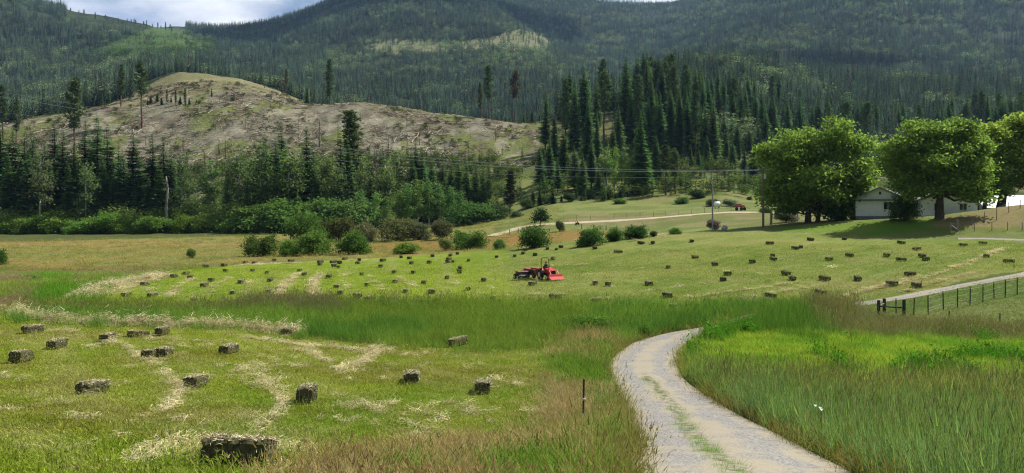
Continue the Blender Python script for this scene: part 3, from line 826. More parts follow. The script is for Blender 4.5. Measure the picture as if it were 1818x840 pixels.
def limb_tree(seed, H, lobes, rbase, fork=.22, base_spread=.0, stems=1):
    """trunk that forks towards the lobes"""
    r = np.random.default_rng(seed); T = MB()
    for s_ in range(stems):
        bx, by = (base_spread * math.cos(s_ * 2.1), base_spread * .5 * math.sin(s_ * 2.1)) if stems > 1 else (0, 0)
        mine = [l for i, l in enumerate(lobes) if i % stems == s_]
        top = np.mean([l[0] for l in mine], 0)
        f = np.array([bx * 1.6 + top[0] * .16, by * 1.6 + top[1] * .16, H * fork])
        rb = rbase / math.sqrt(stems)
        T.tube([(bx, by, -.4), (bx * 1.05, by, .15), tuple(np.array((bx, by, 0)) * .4 + f * .6 * np.array([1, 1, .9])), tuple(f)], [rb * 1.5, rb * 1.12, rb * .9, rb * .8], 9, False)
        for c, rad in mine:
            c = np.array(c); m = f * .45 + c * .55 + r.normal(size=3) * .35 - np.array([0, 0, H * .04])
            T.tube([tuple(f), tuple(f * .8 + m * .2), tuple(m), tuple(c)], [rb * .62, rb * .5, rb * .3, rb * .1], 6, False)
            for k in range(5):
                e = c + unit(r, 1)[0] * np.array(rad) * .85; T.tube([tuple(m * .3 + c * .7), tuple(e)], [rb * .14, .02], 4, False)
    return T
def aspen_tree(seed, H=17., Rb=2.3, z0=.42, n=1500):
    r = np.random.default_rng(seed); L = Leaves(seed); lobes = []
    for k in range(9):
        t = k / 8; z = H * (z0 + (.97 - z0) * t); w = Rb * (math.sin(math.pi * min(.92, .25 + .68 * t)) ** .7)
        a = r.uniform(0, 6.28); o = w * r.uniform(.2, .55)
        lobes.append(((o * math.cos(a), o * math.sin(a), z), (w * .62, w * .62, H * .075)))
    leaf_cloud(L, lobes, n, .26, .2, .3)
    T = MB(); T.tube([(0, 0, -.3), (.04, 0, H * .3), (-.05, .05, H * .6), (0, 0, H * .93)], [.2, .16, .11, .03], 7, False)
    for c, rad in lobes: T.tube([(0, 0, c[2] - H * .09), c], [.06, .02], 4, False)
    return L, T
def shrub(seed, H=4., Rb=2.6, n=1800, size=.22, k=11):
    r = np.random.default_rng(seed); L = Leaves(seed); lobes = []
    for i in range(k):
        a = 6.283 * i / k + r.uniform(-.4, .4); q = r.uniform(.15, .72) * Rb
        z = H * r.uniform(.20, .72) * (1 - .25 * q / Rb)
        w = Rb * r.uniform(.36, .52); lobes.append(((q * math.cos(a), q * math.sin(a), z), (w, w, H * r.uniform(.2, .32))))
    leaf_cloud(L, lobes, n, size, .15, .35)
    T = MB()
    for c, rad in lobes: T.tube([(c[0] * .15, c[1] * .15, -.2), (c[0] * .6, c[1] * .6, c[2] * .55), c], [.07, .05, .02], 4, False)
    return L, T

# ------------------------------------------------------------------ tree kinds: one of each is built, the rest are copies
ORD = 'first second third fourth fifth sixth seventh eighth ninth tenth eleventh twelfth thirteenth fourteenth fifteenth sixteenth seventeenth eighteenth nineteenth twentieth'.split()
ORD += ['twenty-' + o for o in ORD[:9]] + ['thirtieth'] + ['thirty-' + o for o in ORD[:9]]
STORE = {}
def make_kind(kind, name, crown_me, trunk, m_crown, m_trunk, H, W):
    STORE.setdefault(kind, []).append((name, crown_me, trunk, m_crown, m_trunk, H, W))
def trunk_mesh(mb, name='trunk'):
    me = bpy.data.meshes.new(name); me.from_pydata(mb.v, [], mb.f); me.update(); smooth(me); return me
def pole_trunk(H, r0, seed, bend=.12):
    r = np.random.default_rng(seed); p = [(r.normal() * bend * i / 5, r.normal() * bend * i / 5, H * i / 6 - (.6 if i == 0 else 0)) for i in range(7)]
    return MB().tube(p, [r0 * 1.25, r0, r0 * .82, r0 * .64, r0 * .45, r0 * .25, .02], 7, False)
for s_ in range(6):
    rb, pw, dr = [(4.2, .85, .38), (3.4, .8, .32), (4.9, .95, .45), (3.8, .7, .30), (4.5, 1.0, .38), (3.0, .85, .28)][s_]
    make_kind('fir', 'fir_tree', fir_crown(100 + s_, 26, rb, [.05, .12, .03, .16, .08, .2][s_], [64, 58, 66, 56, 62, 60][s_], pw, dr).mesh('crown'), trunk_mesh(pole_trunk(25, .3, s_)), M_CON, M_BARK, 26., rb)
for s_ in range(4):
    L, lm = pine_crown(200 + s_, 28, [3.0, 2.6, 3.4, 2.8][s_], [.40, .30, .52, .22][s_], [135, 150, 115, 160][s_])
    tr = pole_trunk(27.6, .36, 20 + s_, .2); tr.add(lm.v, lm.f)
    make_kind('pine', 'pine_tree', L.mesh('crown'), trunk_mesh(tr), M_CON, M_BARKP, 28., 3.)
for s_ in range(4):
    L, T = aspen_tree(300 + s_, 17, [2.3, 2.8, 2.0, 2.5][s_], [.42, .34, .5, .25][s_], [1500, 1900, 1200, 2000][s_])
    make_kind('aspen', 'aspen_tree', L.mesh('crown'), trunk_mesh(T), M_LEAF, M_ASPEN, 17., 2.3)
for s_ in range(5):
    L, T = shrub(400 + s_, 4, [2.6, 2.3, 3.0, 2.1, 2.7][s_], 8000, .125, [14, 12, 16, 11, 15][s_])
    make_kind('shrub', 'leafy_shrub', L.mesh('foliage'), trunk_mesh(T, 'stem'), M_LEAF, M_BARK, 4., 2.6)
for s_ in range(3):       # slim leaning snags
    r = np.random.default_rng(500 + s_); T = MB(); H = 9.
    T.tube([(0, 0, -.4), (.05, .03, H * .4), (r.normal() * .2, .1, H * .8), (r.normal() * .3, 0, H)], [.24, .2, .15, .09], 6)
    for k in range(7 + 3 * s_):
        z = H * r.uniform(.3, .95); a = r.uniform(0, 6.28); l = r.uniform(.3, 1.1); T.tube([(0.05, 0, z), (l * math.cos(a), l * math.sin(a), z + r.uniform(-.3, .15))], [.05, .015], 4, False)
    make_kind('snag', 'dead_snag', None, trunk_mesh(T), None, M_GREYWOOD if s_ else M_BARK, H, .5)

USED = {}
GREENS = {'fir': lin((64, 90, 50)) * 1.5, 'pine': lin((68, 86, 52)) * 1.4, 'aspen': lin((96, 122, 72)) * .92, 'shrub': lin((92, 126, 52)) * 1.0}
N_TREES = 0
def tree(kind, px, top, d, label, cat=None, group=None, var=None, wide=1.0, tint=None, name=None, lean=None, H=None):
    """a tree standing in column px at distance d whose tip reaches row top"""
    global N_TREES
    p = at(px, d)
    if H is None: H = EYE + d * (HZ - top) / F - p.z
    if H < .5: return None
    i = N_TREES if var is None else var
    nm, cm, tm, mc, mt, h0, w0 = STORE[kind][i % len(STORE[kind])]; N_TREES += 1
    if cm is None:
        o = obj(name or nm, tm, mt); root = o
    else:
        root = empty(name or nm)
        t = obj('stem' if kind == 'shrub' else 'trunk', tm, mt, root)
        c = obj('foliage' if kind == 'shrub' else 'crown', cm, mc, root)
        g = GREENS.get(kind, GREENS['fir']) if tint is None else np.asarray(tint)
        f = RNG.uniform(.8, 1.22); g = g * f * np.array([RNG.uniform(.88, 1.12), 1, RNG.uniform(.85, 1.15)])
        c.color = (*g, 1)
    root.location = p - Vector((0, 0, .15)); s_ = H / h0
    w = s_ * wide * RNG.uniform(.9, 1.1)
    root.scale = (w, w, s_); root.rotation_euler = (lean[0] if lean else RNG.normal() * .012, lean[1] if lean else RNG.normal() * .012, RNG.uniform(0, 6.28) if not lean else 0)
    tag(root, label, cat or {'fir': 'tree', 'pine': 'tree', 'aspen': 'tree', 'shrub': 'shrub', 'snag': 'dead tree'}[kind], group)
    return root

# ------------------------------------------------------------------ instancing on points (only for masses nobody could count)
def protos(meshes, m):
    c = bpy.data.collections.new('kinds')
    for i, me in enumerate(meshes):
        if not me.materials: me.materials.append(m)
        c.objects.link(bpy.data.objects.new('kind_%02d' % i, me))
    return c
def scatter(name, P, rot, scl, idx, tint, coll, label):
    me = bpy.data.meshes.new(name); P = np.asarray(P, np.float32)
    me.vertices.add(len(P)); me.vertices.foreach_set('co', P.ravel()); me.update()
    attr(me, 'rot', 'FLOAT_VECTOR', rot); attr(me, 'scl', 'FLOAT_VECTOR', scl); attr(me, 'idx', 'INT', idx); attr(me, 'tint', 'FLOAT_COLOR', tint)
    o = obj(name, me)
    g = bpy.data.node_groups.new(name + '_scatter', 'GeometryNodeTree')
    g.interface.new_socket('Geometry', in_out='INPUT', socket_type='NodeSocketGeometry'); g.interface.new_socket('Geometry', in_out='OUTPUT', socket_type='NodeSocketGeometry')
    N, L = g.nodes, g.links
    i_ = N.new('NodeGroupInput'); o_ = N.new('NodeGroupOutput')
    ci = N.new('GeometryNodeCollectionInfo'); ci.inputs['Collection'].default_value = coll; ci.inputs['Separate Children'].default_value = True; ci.inputs['Reset Children'].default_value = True
    ip = N.new('GeometryNodeInstanceOnPoints'); ip.inputs['Pick Instance'].default_value = True
    def na(nm, t):
        n = N.new('GeometryNodeInputNamedAttribute'); n.data_type = t; n.inputs['Name'].default_value = nm
        return [s for s in n.outputs if s.enabled and s.name == 'Attribute'][0]
    e2r = N.new('FunctionNodeEulerToRotation')
    L.new(na('rot', 'FLOAT_VECTOR'), e2r.inputs[0]); L.new(e2r.outputs[0], ip.inputs['Rotation'])
    L.new(na('scl', 'FLOAT_VECTOR'), ip.inputs['Scale']); L.new(na('idx', 'INT'), ip.inputs['Instance Index'])
    L.new(i_.outputs[0], ip.inputs['Points']); L.new(ci.outputs[0], ip.inputs['Instance']); L.new(ip.outputs[0], o_.inputs[0])
    md = o.modifiers.new('scatter', 'NODES'); md.node_group = g
    return tag(o, label, kind='stuff')

def far_fir(seed, H=22., Rb=2.5):
    L = Leaves(seed); r = L.r; n = 13
    for i in range(n):
        t = i / n; z = H * (.10 + .90 * t); rad = Rb * (1 - t) ** .8 * r.uniform(.8, 1.2) + .15; dz = H / n * 1.25
        k = 7 if t < .6 else 5; a0 = r.uniform(0, 6.28)
        a = a0 + np.arange(k) * 6.283 / k; q = rad * r.uniform(.6, 1.25, k)
        tip = np.stack([np.cos(a) * q, np.sin(a) * q, np.full(k, z) - r.uniform(.1, .9, k)], 1)
        b1 = np.stack([np.cos(a - .5) * rad * .3, np.sin(a - .5) * rad * .3, np.full(k, z + dz * .55)], 1)
        b2 = np.stack([np.cos(a + .5) * rad * .3, np.sin(a + .5) * rad * .3, np.full(k, z + dz * .55)], 1)
        L.tris(b1, tip, b2, r.uniform(.65, 1.35, k) * (.8 + .4 * t))
    a = np.arange(3) * 2.09; top = np.tile([[0, 0, H]], (3, 1)); s_ = .22
    L.tris(np.stack([np.cos(a) * s_, np.sin(a) * s_, np.full(3, H * .86)], 1), np.stack([np.cos(a + 2.09) * s_, np.sin(a + 2.09) * s_, np.full(3, H * .86)], 1), top)
    c = np.array([[0, 0, 0.]]); 
    L.tris(np.array([[-.25, 0, -1.], [0, -.25, -1.]]), np.array([[.25, 0, -1.], [0, .25, -1.]]), np.array([[0, 0, H * .5], [0, 0, H * .5]]), np.array([.5, .5]))
    return L.mesh('far_fir')
def far_round(seed, H=13., Rb=3.):
    r = np.random.default_rng(seed); L = Leaves(seed); lobes = []
    for k in range(6):
        a = r.uniform(0, 6.28); q = r.uniform(0, .5) * Rb; lobes.append(((q * math.cos(a), q * math.sin(a), H * r.uniform(.4, .85)), (Rb * .55, Rb * .55, H * .17)))
    leaf_cloud(L, lobes, 150, .62, .2, .5); return L.mesh('far_round')
C_FOREST = protos([far_fir(600, 22, 3.3), far_fir(601, 22, 2.7), far_fir(602, 22, 3.9), far_fir(603, 22, 3.0), far_fir(604, 22, 2.3), far_round(610), far_round(611, 13, 2.4)], M_WOOD_FAR)

# points of the forest that clothes the slopes
def band(d0, d1, spacing, c0=-430, c1=2250):
    n = int((c1 - c0) / F * (d1 ** 2 - d0 ** 2) / 2 / spacing ** 2)
    D = np.sqrt(RNG.uniform(d0 * d0, d1 * d1, n)); c = RNG.uniform(c0, c1, n)
    return (c - CX) / F * D, D
X, Y = [], []
for a in ((270, 520, 4.6), (520, 760, 5.0), (760, 1350, 5.9), (1350, 2000, 7.0), (2000, 2750, 8.2)):
    x, y = band(*a); X.append(x); Y.append(y)
X, Y = np.concatenate(X), np.concatenate(Y)
Zt = height(X, Y); C = CX + F * X / Y; ROW = HZ - F * (Zt - EYE) / Y
keepm = np.zeros(len(X), bool)
left_clear = (C < 985)
keepm |= left_clear & (Y > 690)
keepm |= left_clear & (Y > 500) & (C < 235)
keepm |= left_clear & (Y > 560) & (C > 552)
keepm |= (C >= 985) & (Y > 338 + np.clip((1150 - C) * .5, 0, 100) + 120 * (fbm(X / 25, Y / 25, 131, 3) - .5))
gap = fbm(X / 34, Y / 34, 141, 4)
keepm &= ~((C > 985) & (Y < 620) & (gap > np.where(C > 1225, .72, .63)))
keepm &= ~((Y > 640) & (gap > .61) & (RNG.random(len(X)) < .9))
clr = inpoly(C, ROW, Z_CLEAR) & (Y > 1100); keepm &= ~(clr & (RNG.random(len(X)) < .80))
plant = inpoly(C, ROW, Z_PLANT) & (Y > 1000)
# the ridge at the upper left is felled: only single trees stand on its skyline
sky_cut = (C > 118) & (C < 330) & (Y > 1640) & (ROW < 66); keepm &= ~sky_cut
# slivers of road and felling strips among the trees
strip = (np.abs(ROW - (30 - (C - 1090) * .05)) < 6) & (C > 1090) & (C < 1180) & (Y > 1200); keepm &= ~(strip & (RNG.random(len(X)) < .6))
X, Y, Zt, C, ROW, plant, gap = [a[keepm] for a in (X, Y, Zt, C, ROW, plant, gap)]
n = len(X)
decid = np.zeros(n)
decid += ss(.53, .62, fbm(X / 60, Y / 60, 151, 4)) * (C < 320) * (ROW > 95) * (Y > 600)
decid += ss(.48, .60, fbm(X / 70, Y / 90, 153, 4)) * (C > 580) * (C < 1060) * (ROW > 80) * (ROW < 135) * .8
decid += ss(.60, .68, fbm(X / 50, Y / 60, 157, 4)) * (C > 1050) * .8
decid += ss(.64, .7, fbm(X / 60, Y / 60, 159, 4)) * .6
isd = RNG.random(n) < np.clip(decid + .05, 0, .85)
size = (.42 + .62 * RNG.random(n) ** .8) * (0.7 + .6 * fbm(X / 70, Y / 70, 161, 3))
size = np.where((Y < 430) & (C > 985), size * 1.05, size)
size = np.where(Y < 560, size * 1.05, size); size = np.where(plant, size * RNG.uniform(.22, .42, n), size)
size = np.where(isd, RNG.uniform(.7, 1.15, n), size)
idx = np.where(isd, RNG.integers(5, 7, n), RNG.integers(0, 5, n))
base = np.where(isd[:, None], lin((116, 134, 92)) * .62, lin((70, 86, 68)) * .80)
base = np.where(plant[:, None], lin((96, 124, 64)) * .5, base)
tn = fbm(X / 45, Y / 45, 171, 4)
tint = base * np.array([1.2, 1.28, 1.36]) * (RNG.uniform(.5, 1.5, (n, 1))) * (.45 + 1.1 * tn)[:, None] * RNG.uniform(.92, 1.08, (n, 3))
grey = RNG.random(n) < .03; tint[grey] = lin((120, 112, 98)) * .4
# the largest-looking ones become trees of their own (further down); the rest is the far wood
app = 22 * size / Y
big = np.zeros(n, bool)
near_ok = np.nonzero((Y < 640) & (C > 1010) & (C < 1830) & ~isd & (ROW > 60))[0]
N_SINGLE = 128
pick = near_ok[np.argsort(-app[near_ok])]
occ = []
for i in pick:
    if len(occ) >= N_SINGLE: break
    if C[i] > 1345 and ROW[i] > 285: continue          # hidden behind the yard trees
    occ.append(i)
big[occ] = True
m = ~big
scatter('forest', np.column_stack([X, Y, Zt - .3])[m], np.column_stack([RNG.normal(size=m.sum()) * .03, RNG.normal(size=m.sum()) * .03, RNG.uniform(0, 6.28, m.sum())]),
        np.column_stack([size * RNG.uniform(.9, 1.5, n), size * RNG.uniform(.9, 1.5, n), size])[m], idx[m], tint[m], C_FOREST, 'dark conifer forest with pale green patches covering the far mountain slopes')
zc_ = {}
occs = sorted(occ, key=lambda i_: C[i_])
for i in occs:
    k_ = 'fir' if RNG.random() < .8 else 'pine'; zn = sum(C[i] > q_ for q_ in (1110, 1150, 1195, 1240, 1290, 1345, 1430, 1520, 1600, 1680)); zc_[zn] = zc_.get(zn, 0) + 1
    tree(k_, C[i], 0, Y[i], 'dark %s on wooded slope %s, %s from left' % (k_, ['behind the right stand', 'behind the four aspens', 'above the twin pines', 'right of the twin pines', 'above the grey pole', 'above the dark pole', 'left above the huge tree', 'right above the huge tree', 'above the house', 'above the trunked house tree', 'above the right-edge tree'][zn], ORD[min(zc_[zn] - 1, 38)]), group='conifers on the right-hand slope', H=22 * size[i] * 1.2)
# ------------------------------------------------------------------ trees one can tell apart
def stand(rows, fmt, group, **kw):
    """rows: (px, top, d, kind[, var]) sorted from left to right and named by their order"""
    for i, r in enumerate(sorted(rows)):
        px, top, d, kind = r[:4]
        lab = fmt.format(o=ORD[i] if i < len(ORD) else 'far right', k={'fir': 'dark fir', 'pine': 'tall pine', 'aspen': 'slim aspen', 'shrub': 'leafy bush'}[kind])
        tree(kind, px, top, d, lab, None, group, r[4] if len(r) > 4 else None, **kw)
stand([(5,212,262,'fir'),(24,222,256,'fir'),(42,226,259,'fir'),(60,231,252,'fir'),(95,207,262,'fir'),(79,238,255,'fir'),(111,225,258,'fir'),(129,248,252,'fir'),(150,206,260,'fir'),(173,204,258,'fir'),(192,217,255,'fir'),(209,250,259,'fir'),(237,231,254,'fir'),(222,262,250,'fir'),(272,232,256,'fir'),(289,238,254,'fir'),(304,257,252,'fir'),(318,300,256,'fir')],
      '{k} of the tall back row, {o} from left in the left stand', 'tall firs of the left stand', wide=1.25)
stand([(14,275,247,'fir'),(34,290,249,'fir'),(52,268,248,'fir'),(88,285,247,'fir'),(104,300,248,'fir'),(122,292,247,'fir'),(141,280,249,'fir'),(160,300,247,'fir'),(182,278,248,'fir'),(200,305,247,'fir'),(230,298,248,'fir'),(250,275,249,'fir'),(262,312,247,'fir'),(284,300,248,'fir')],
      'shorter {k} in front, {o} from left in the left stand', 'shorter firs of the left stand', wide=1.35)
tree('aspen', 70, 270, 243, 'pale aspen with a white trunk in front of the left dark firs', None, 'aspens along the valley edge', 0, tint=lin((112,134,92)) * .75)
tree('aspen', 152, 290, 244, 'rounded green aspen standing among the left dark firs', None, 'aspens along the valley edge', 1)
tree('snag', 296, 300, 242, 'bare white trunk leaning in front of the left firs', None, None, 1, H=17, tint=None)
tree('aspen', 322, 275, 246, 'light green aspen at the right end of the left stand', None, 'aspens along the valley edge', 3)
# lone trees of the logged slope
tree('pine', 6, 150, 395, 'tall pine at the left edge above the dark firs', var=0)
tree('pine', 29, 172, 385, 'second tall pine from the left edge, above the firs', var=1)
tree('pine', 131, 138, 335, 'tall pine with long bare trunk above the left firs', var=2, wide=.8)
tree('pine', 215, 114, 452, 'dark pine on the crest of the logged slope, left of its twin', var=1, wide=1.1)
tree('pine', 252, 107, 405, 'tall dark pine with long trunk on the logged slope', var=2, wide=1.1)
tree('fir', 181, 163, 452, 'small dark fir on the left crest of the logged slope', var=5)
for i, (px, tp, d, w) in enumerate([(296, 158, 446, 'left'), (312, 160, 440, 'middle'), (329, 156, 432, 'right')]):
    tree('pine', px, tp, d, 'thin young pine, %s of three on the logged crest' % w, None, 'three thin pines on the crest', 3, wide=.9)
tree('fir', 376, 152, 455, 'slim young fir alone on the bare second knoll', var=1, wide=.7)
tree('pine', 509, 121, 470, 'thin pine with pale bare trunk on the logged crest', var=2, wide=.6, tint=lin((104,104,70)) * .75)
tree('fir', 545, 148, 482, 'bushy fir beside the thin bare pine on the crest', var=0)
tree('pine', 585, 104, 474, 'dense dark pine standing alone on the crest centre', var=3, wide=1.15)
tree('pine', 869, 114, 440, 'tall dark pine with bare trunk at the right of the clearcut', var=0)
tree('pine', 853, 146, 446, 'shorter pine just left of the tall one at the clearcut end', var=1, wide=.8)
tree('pine', 914, 125, 455, 'brownish tall pine behind the right end of the clearcut', var=2, tint=lin((78,74,52)) * .85)
for i, (px, tp, d) in enumerate([(682, 205, 455), (694, 203, 452), (707, 196, 450), (720, 203, 452), (733, 207, 456)]):
    tree('fir', px, tp, d, 'young green fir, %s from left of five on the clearcut' % ORD[i], None, 'five young firs on the clearcut', tint=lin((74, 108, 50)) * .6, wide=1.5)
for i, (px, tp, d) in enumerate([(760, 206, 455), (783, 208, 448), (500, 150, 520), (470, 150, 520), (320, 178, 440), (812, 205, 460), (826, 206, 462), (841, 207, 460), (884, 205, 462), (898, 203, 465), (930, 200, 466), (945, 196, 465), (958, 200, 462)]):
    tree('fir', px, tp, d, 'small young fir on the clearcut crest, %s of thirteen from left' % ORD[[0,1,2,3,4,5,6,7,8,9,10,11,12][sorted([760,783,500,470,320,812,826,841,884,898,930,945,958]).index(px)]], None, 'small firs on the clearcut crest', wide=1.2)
for i, (px, tp, bs, w) in enumerate(sorted([(259,237,257,1.),(325,241,268,.8),(389,243,274,1.2),(363,270,296,1.),(401,246,285,.6),(383,212,231,.8),(397,214,233,.6),(357,182,197,1.),(401,170,183,.8),(390,171,184,.8),(567,208,262,.6),(665,262,292,.8),(790,255,288,.7),(480,162,192,.5),(497,170,192,.5),(413,184,192,1.),(700,230,240,.9),(745,243,258,1.1),(343,230,255,.5),(413,200,222,.5),(436,205,228,.5),(452,240,262,.6),(530,205,232,.5),(600,215,245,.5),(640,198,218,.6),(690,240,263,.6),(722,204,226,.5),(835,224,246,.6),(880,228,252,.5)])):
    p = ground_at(px, bs, 300, 520)
    tree('snag', px, tp, p.y, 'bare dead trunk on the logged slope, %s from the left' % ORD[i], None, 'dead trunks on the logged slope', None, wide=w * 1.4, H=(bs - tp) * p.y / F)
# middle stand
stand([(375,288,252,'aspen',0),(405,292,248,'fir',5),(425,268,250,'aspen',1),(447,286,253,'aspen',2),(467,233,262,'fir',1),(463,258,246,'aspen',3),(489,240,250,'fir',3),(500,214,275,'fir',5),(513,268,245,'aspen',0),(527,276,248,'aspen',2),(545,221,258,'fir',0),(556,253,254,'fir',5),(535,262,252,'fir',1),(573,282,246,'aspen',1),(590,277,244,'aspen',3),(604,224,262,'fir',1),(618,246,256,'fir',3),(643,285,246,'aspen',2),(657,288,250,'pine',3),(681,288,247,'aspen',0),(692,300,244,'aspen',1),(705,267,255,'aspen',3),(477,300,244,'aspen',2),(560,300,243,'fir',1),(610,300,243,'aspen',0),(672,310,243,'aspen',1),(440,310,244,'fir',1),(520,300,246,'fir',2)],
      '{k}, {o} from left in the mixed stand below the clearcut', 'mixed stand below the clearcut', wide=1.15)
tree('pine', 631, 194, 270, 'ragged dark pine towering over the mixed stand below the clearcut', var=3, wide=1.25, lean=(0, -.05))
stand([(738,246,256,'fir',0),(733,275,250,'fir',5),(748,260,254,'fir',1),(765,282,250,'fir',3),(783,280,252,'fir',0),(800,292,248,'fir',3),(815,279,252,'fir',0),(828,283,249,'fir',2),(845,290,247,'fir',1),(858,294,244,'fir',2),(868,318,240,'pine',2),(756,300,246,'fir',3),(790,312,246,'fir',1)],
      '{k}, {o} from left in the row right of the mixed stand', 'fir row right of the mixed stand', wide=1.3)
tree('pine', 905, 302, 236, 'broad dark pine alone beside the pale dirt lane', var=3, wide=1.7, tint=lin((64, 72, 48)) * .85)
# right stand, at the foot of the forested slope
stand([(968,158,330,'fir'),(985,196,318,'fir'),(1003,138,345,'pine'),(1019,133,335,'fir'),(1037,115,345,'fir'),(1043,172,310,'fir'),(1060,192,304,'fir'),(1072,126,340,'pine'),(1088,214,300,'fir'),(1098,184,310,'fir'),(1108,107,345,'fir'),(1121,152,338,'fir'),(1135,130,340,'pine'),(1157,128,345,'fir'),(1157,92,480,'fir'),(1182,110,400,'pine'),(1197,116,380,'pine'),(1217,148,375,'fir'),(1208,202,330,'fir'),(1231,176,365,'fir'),(1247,190,340,'fir'),(1275,150,400,'fir'),(1262,226,320,'fir'),(1303,136,400,'pine'),(1318,150,400,'fir'),(1290,232,330,'fir'),(1312,236,335,'fir'),(1331,224,345,'fir'),(1355,155,430,'fir'),(1346,216,360,'fir'),(1372,165,425,'fir'),(1391,180,425,'fir'),(1336,184,400,'fir'),(1318,192,380,'fir')],
      'tall conifer ({k}), {o} from left in the right stand', 'tall conifers of the right stand', wide=1.0)
stand([(958,262,268,'fir'),(975,240,276,'fir'),(1000,226,285,'fir'),(1021,256,262,'fir'),(1050,248,266,'fir'),(1076,236,270,'fir'),(1034,270,256,'fir'),(990,280,258,'fir'),(1165,238,280,'fir'),(1150,262,262,'fir'),(1225,255,300,'fir'),(1240,262,296,'fir'),(1062,290,254,'fir'),(1128,270,258,'fir'),(1255,240,305,'fir'),(1270,216,335,'fir'),(1286,202,350,'fir'),(1301,250,300,'fir'),(1322,260,296,'fir'),(1338,256,300,'fir'),(1352,244,310,'fir'),(1363,230,330,'fir'),(1379,214,350,'fir'),(1393,238,322,'fir'),(1246,222,330,'fir'),(1310,214,345,'fir')],
      '{k} of the front row, {o} from left in the right stand', 'front firs of the right stand', wide=1.3)
tree('fir', 1138, 193, 256, 'biggest dark fir with sweeping branches in the right stand', var=2, wide=1.1)
tree('pine', 1182, 256, 250, 'left one of two bare-stemmed pines at the green field edge', None, 'two bare-stemmed pines', 2, wide=1.3)
tree('pine', 1199, 262, 252, 'right one of two bare-stemmed pines at the green field edge', None, 'two bare-stemmed pines', 0, wide=1.3)
for i, (px, tp, d) in enumerate([(1078, 266, 254), (1091, 262, 256), (1106, 270, 253), (1119, 274, 255)]):
    tree('aspen', px, tp, d, 'bright green aspen, %s from left of four among the firs' % ORD[i], None, 'four aspens among the right firs', tint=lin((112, 150, 74)) * .8)
tree('pine', 1258, 268, 300, 'pine with a bare lower trunk right of the two bare-stemmed pines', var=2)
tree('pine', 1287, 300, 262, 'slim pine behind the small white tank', var=2, wide=.7)
# young growth before the right stand and leafy belt on the left
for i, px in enumerate(range(936, 1112, 12)):
    tree('fir' if i % 3 else 'shrub', px + RNG.uniform(-3, 3), RNG.uniform(332, 350), 246 + RNG.uniform(-3, 4), 'low young conifer or bush, %s from left before the right stand' % ORD[i], 'young tree', 'low growth before the right stand', wide=1.9 if i % 3 else 1., tint=lin((70, 98, 56)) * .85)
bx = 0
for row_, (d0, t0, t1, st) in enumerate([(247, 352, 372, 19), (240, 372, 388, 17)]):
    for i, px in enumerate(range(-14, 452, st)):
        t = lin((98, 130, 56)) * 1.1 if row_ else lin((104, 130, 66)) * 1.1
        tree('shrub', px + RNG.uniform(-4, 4), RNG.uniform(t0, t1), d0 + RNG.uniform(-2, 2.5), 'green bush in the leafy belt before the left firs, %s row, %s from left' % (['back', 'front'][row_], ORD[i]), None, 'leafy belt before the left firs', tint=t, wide=RNG.uniform(.85, 1.25))
for i, (px, tp, d, c) in enumerate([(455,352,240,0),(475,362,238,0),(497,350,238,0),(520,345,240,0),(548,352,237,0),(575,350,238,0),(598,345,238,0),(620,352,234,0),(642,338,236,1),(665,342,233,1),(690,350,230,1),(706,338,235,1),(724,326,238,1),(742,320,236,1),(762,322,234,1),(782,326,236,1),(800,332,234,1),(818,340,231,1),(838,352,230,0),(858,362,229,0),(880,358,232,2),(916,372,226,2)]):
    tree('aspen' if c == 1 else 'shrub', px, tp, d, 'pale green leafy sapling, %s from left below the mixed stand' % ORD[i], 'sapling', 'saplings below the mixed stand', 3 if c == 1 else None, tint=lin([(86,116,58),(100,134,72),(70,92,56)][c]) * 1.05, wide=1.35)
def bush(px, top, base, w, label, tint=(74, 104, 46), kind=None, name=None, cat=None, dmin=100, dmax=240, group=None):
    p = ground_at(px, base, dmin, dmax); H = (base - top) * p.y / F; W = w * p.y / F
    o = tree('shrub', px, top, p.y, label, cat, group, kind, tint=lin(tint) * 1.15, H=H, name=name)
    k = W / 5.1; o.scale = (k, k, H / 3.5); return o
bush(460, 414, 455, 62, 'round dark bush at the left end of the meadow bushes', (70, 92, 44), 0)
bush(511, 426, 455, 40, 'smaller green bush between two rounder bushes by the meadow', (84, 112, 50), 1)
bush(545, 374, 430, 70, 'tall bush rising behind the rounder meadow bushes', (78, 106, 50), 2)
bush(557, 408, 453, 68, 'round full bush third in the meadow row', (72, 102, 48), 4)
bush(600, 384, 430, 62, 'olive bush behind the meadow row, left of the greyish one', (84, 94, 56), 3)
bush(630, 408, 452, 62, 'green bush at the right end of the meadow row', (80, 108, 50), 0)
bush(648, 396, 432, 48, 'greyish leafed bush behind the right end of the row', (90, 98, 66), 1)
bush(708, 384, 427, 66, 'dull purplish bush below the pale green saplings', (88, 98, 62), 2)
bush(745, 392, 426, 40, 'grey-green bush right of the dull purplish bush', (90, 102, 68), 4)
bush(785, 388, 425, 46, 'grey bush right of centre beneath the saplings', (86, 92, 66), 3)
bush(722, 430, 451, 56, 'low wide green bush in front of the orange field', (92, 122, 54), 1)
bush(792, 420, 446, 30, 'thin light bush left of the round field bush', (104, 122, 70), 3)
bush(836, 408, 443, 66, 'round bush before the orange field, left of the lane', (72, 104, 48), 0)
bush(886, 424, 443, 26, 'small bush right of the round field bush', (82, 112, 54), 1)
bush(948, 400, 440, 52, 'dark round bush directly above the red tractor', (62, 90, 44), 2)
bush(1048, 402, 436, 46, 'green bush left of three behind the field crest', (66, 96, 46), 4)
bush(1092, 404, 428, 36, 'green bush in the middle of three behind the field crest', (74, 106, 50), 1)
bush(1127, 398, 423, 46, 'darker wide bush right of three behind the field crest', (62, 92, 46), 0)
bush(1160, 408, 420, 18, 'tiny bush at the right end of the crest bushes', (84, 108, 56), 3)
bush(1198, 403, 416, 26, 'low flat bush on the crest of the hay field', (86, 116, 52), 1)
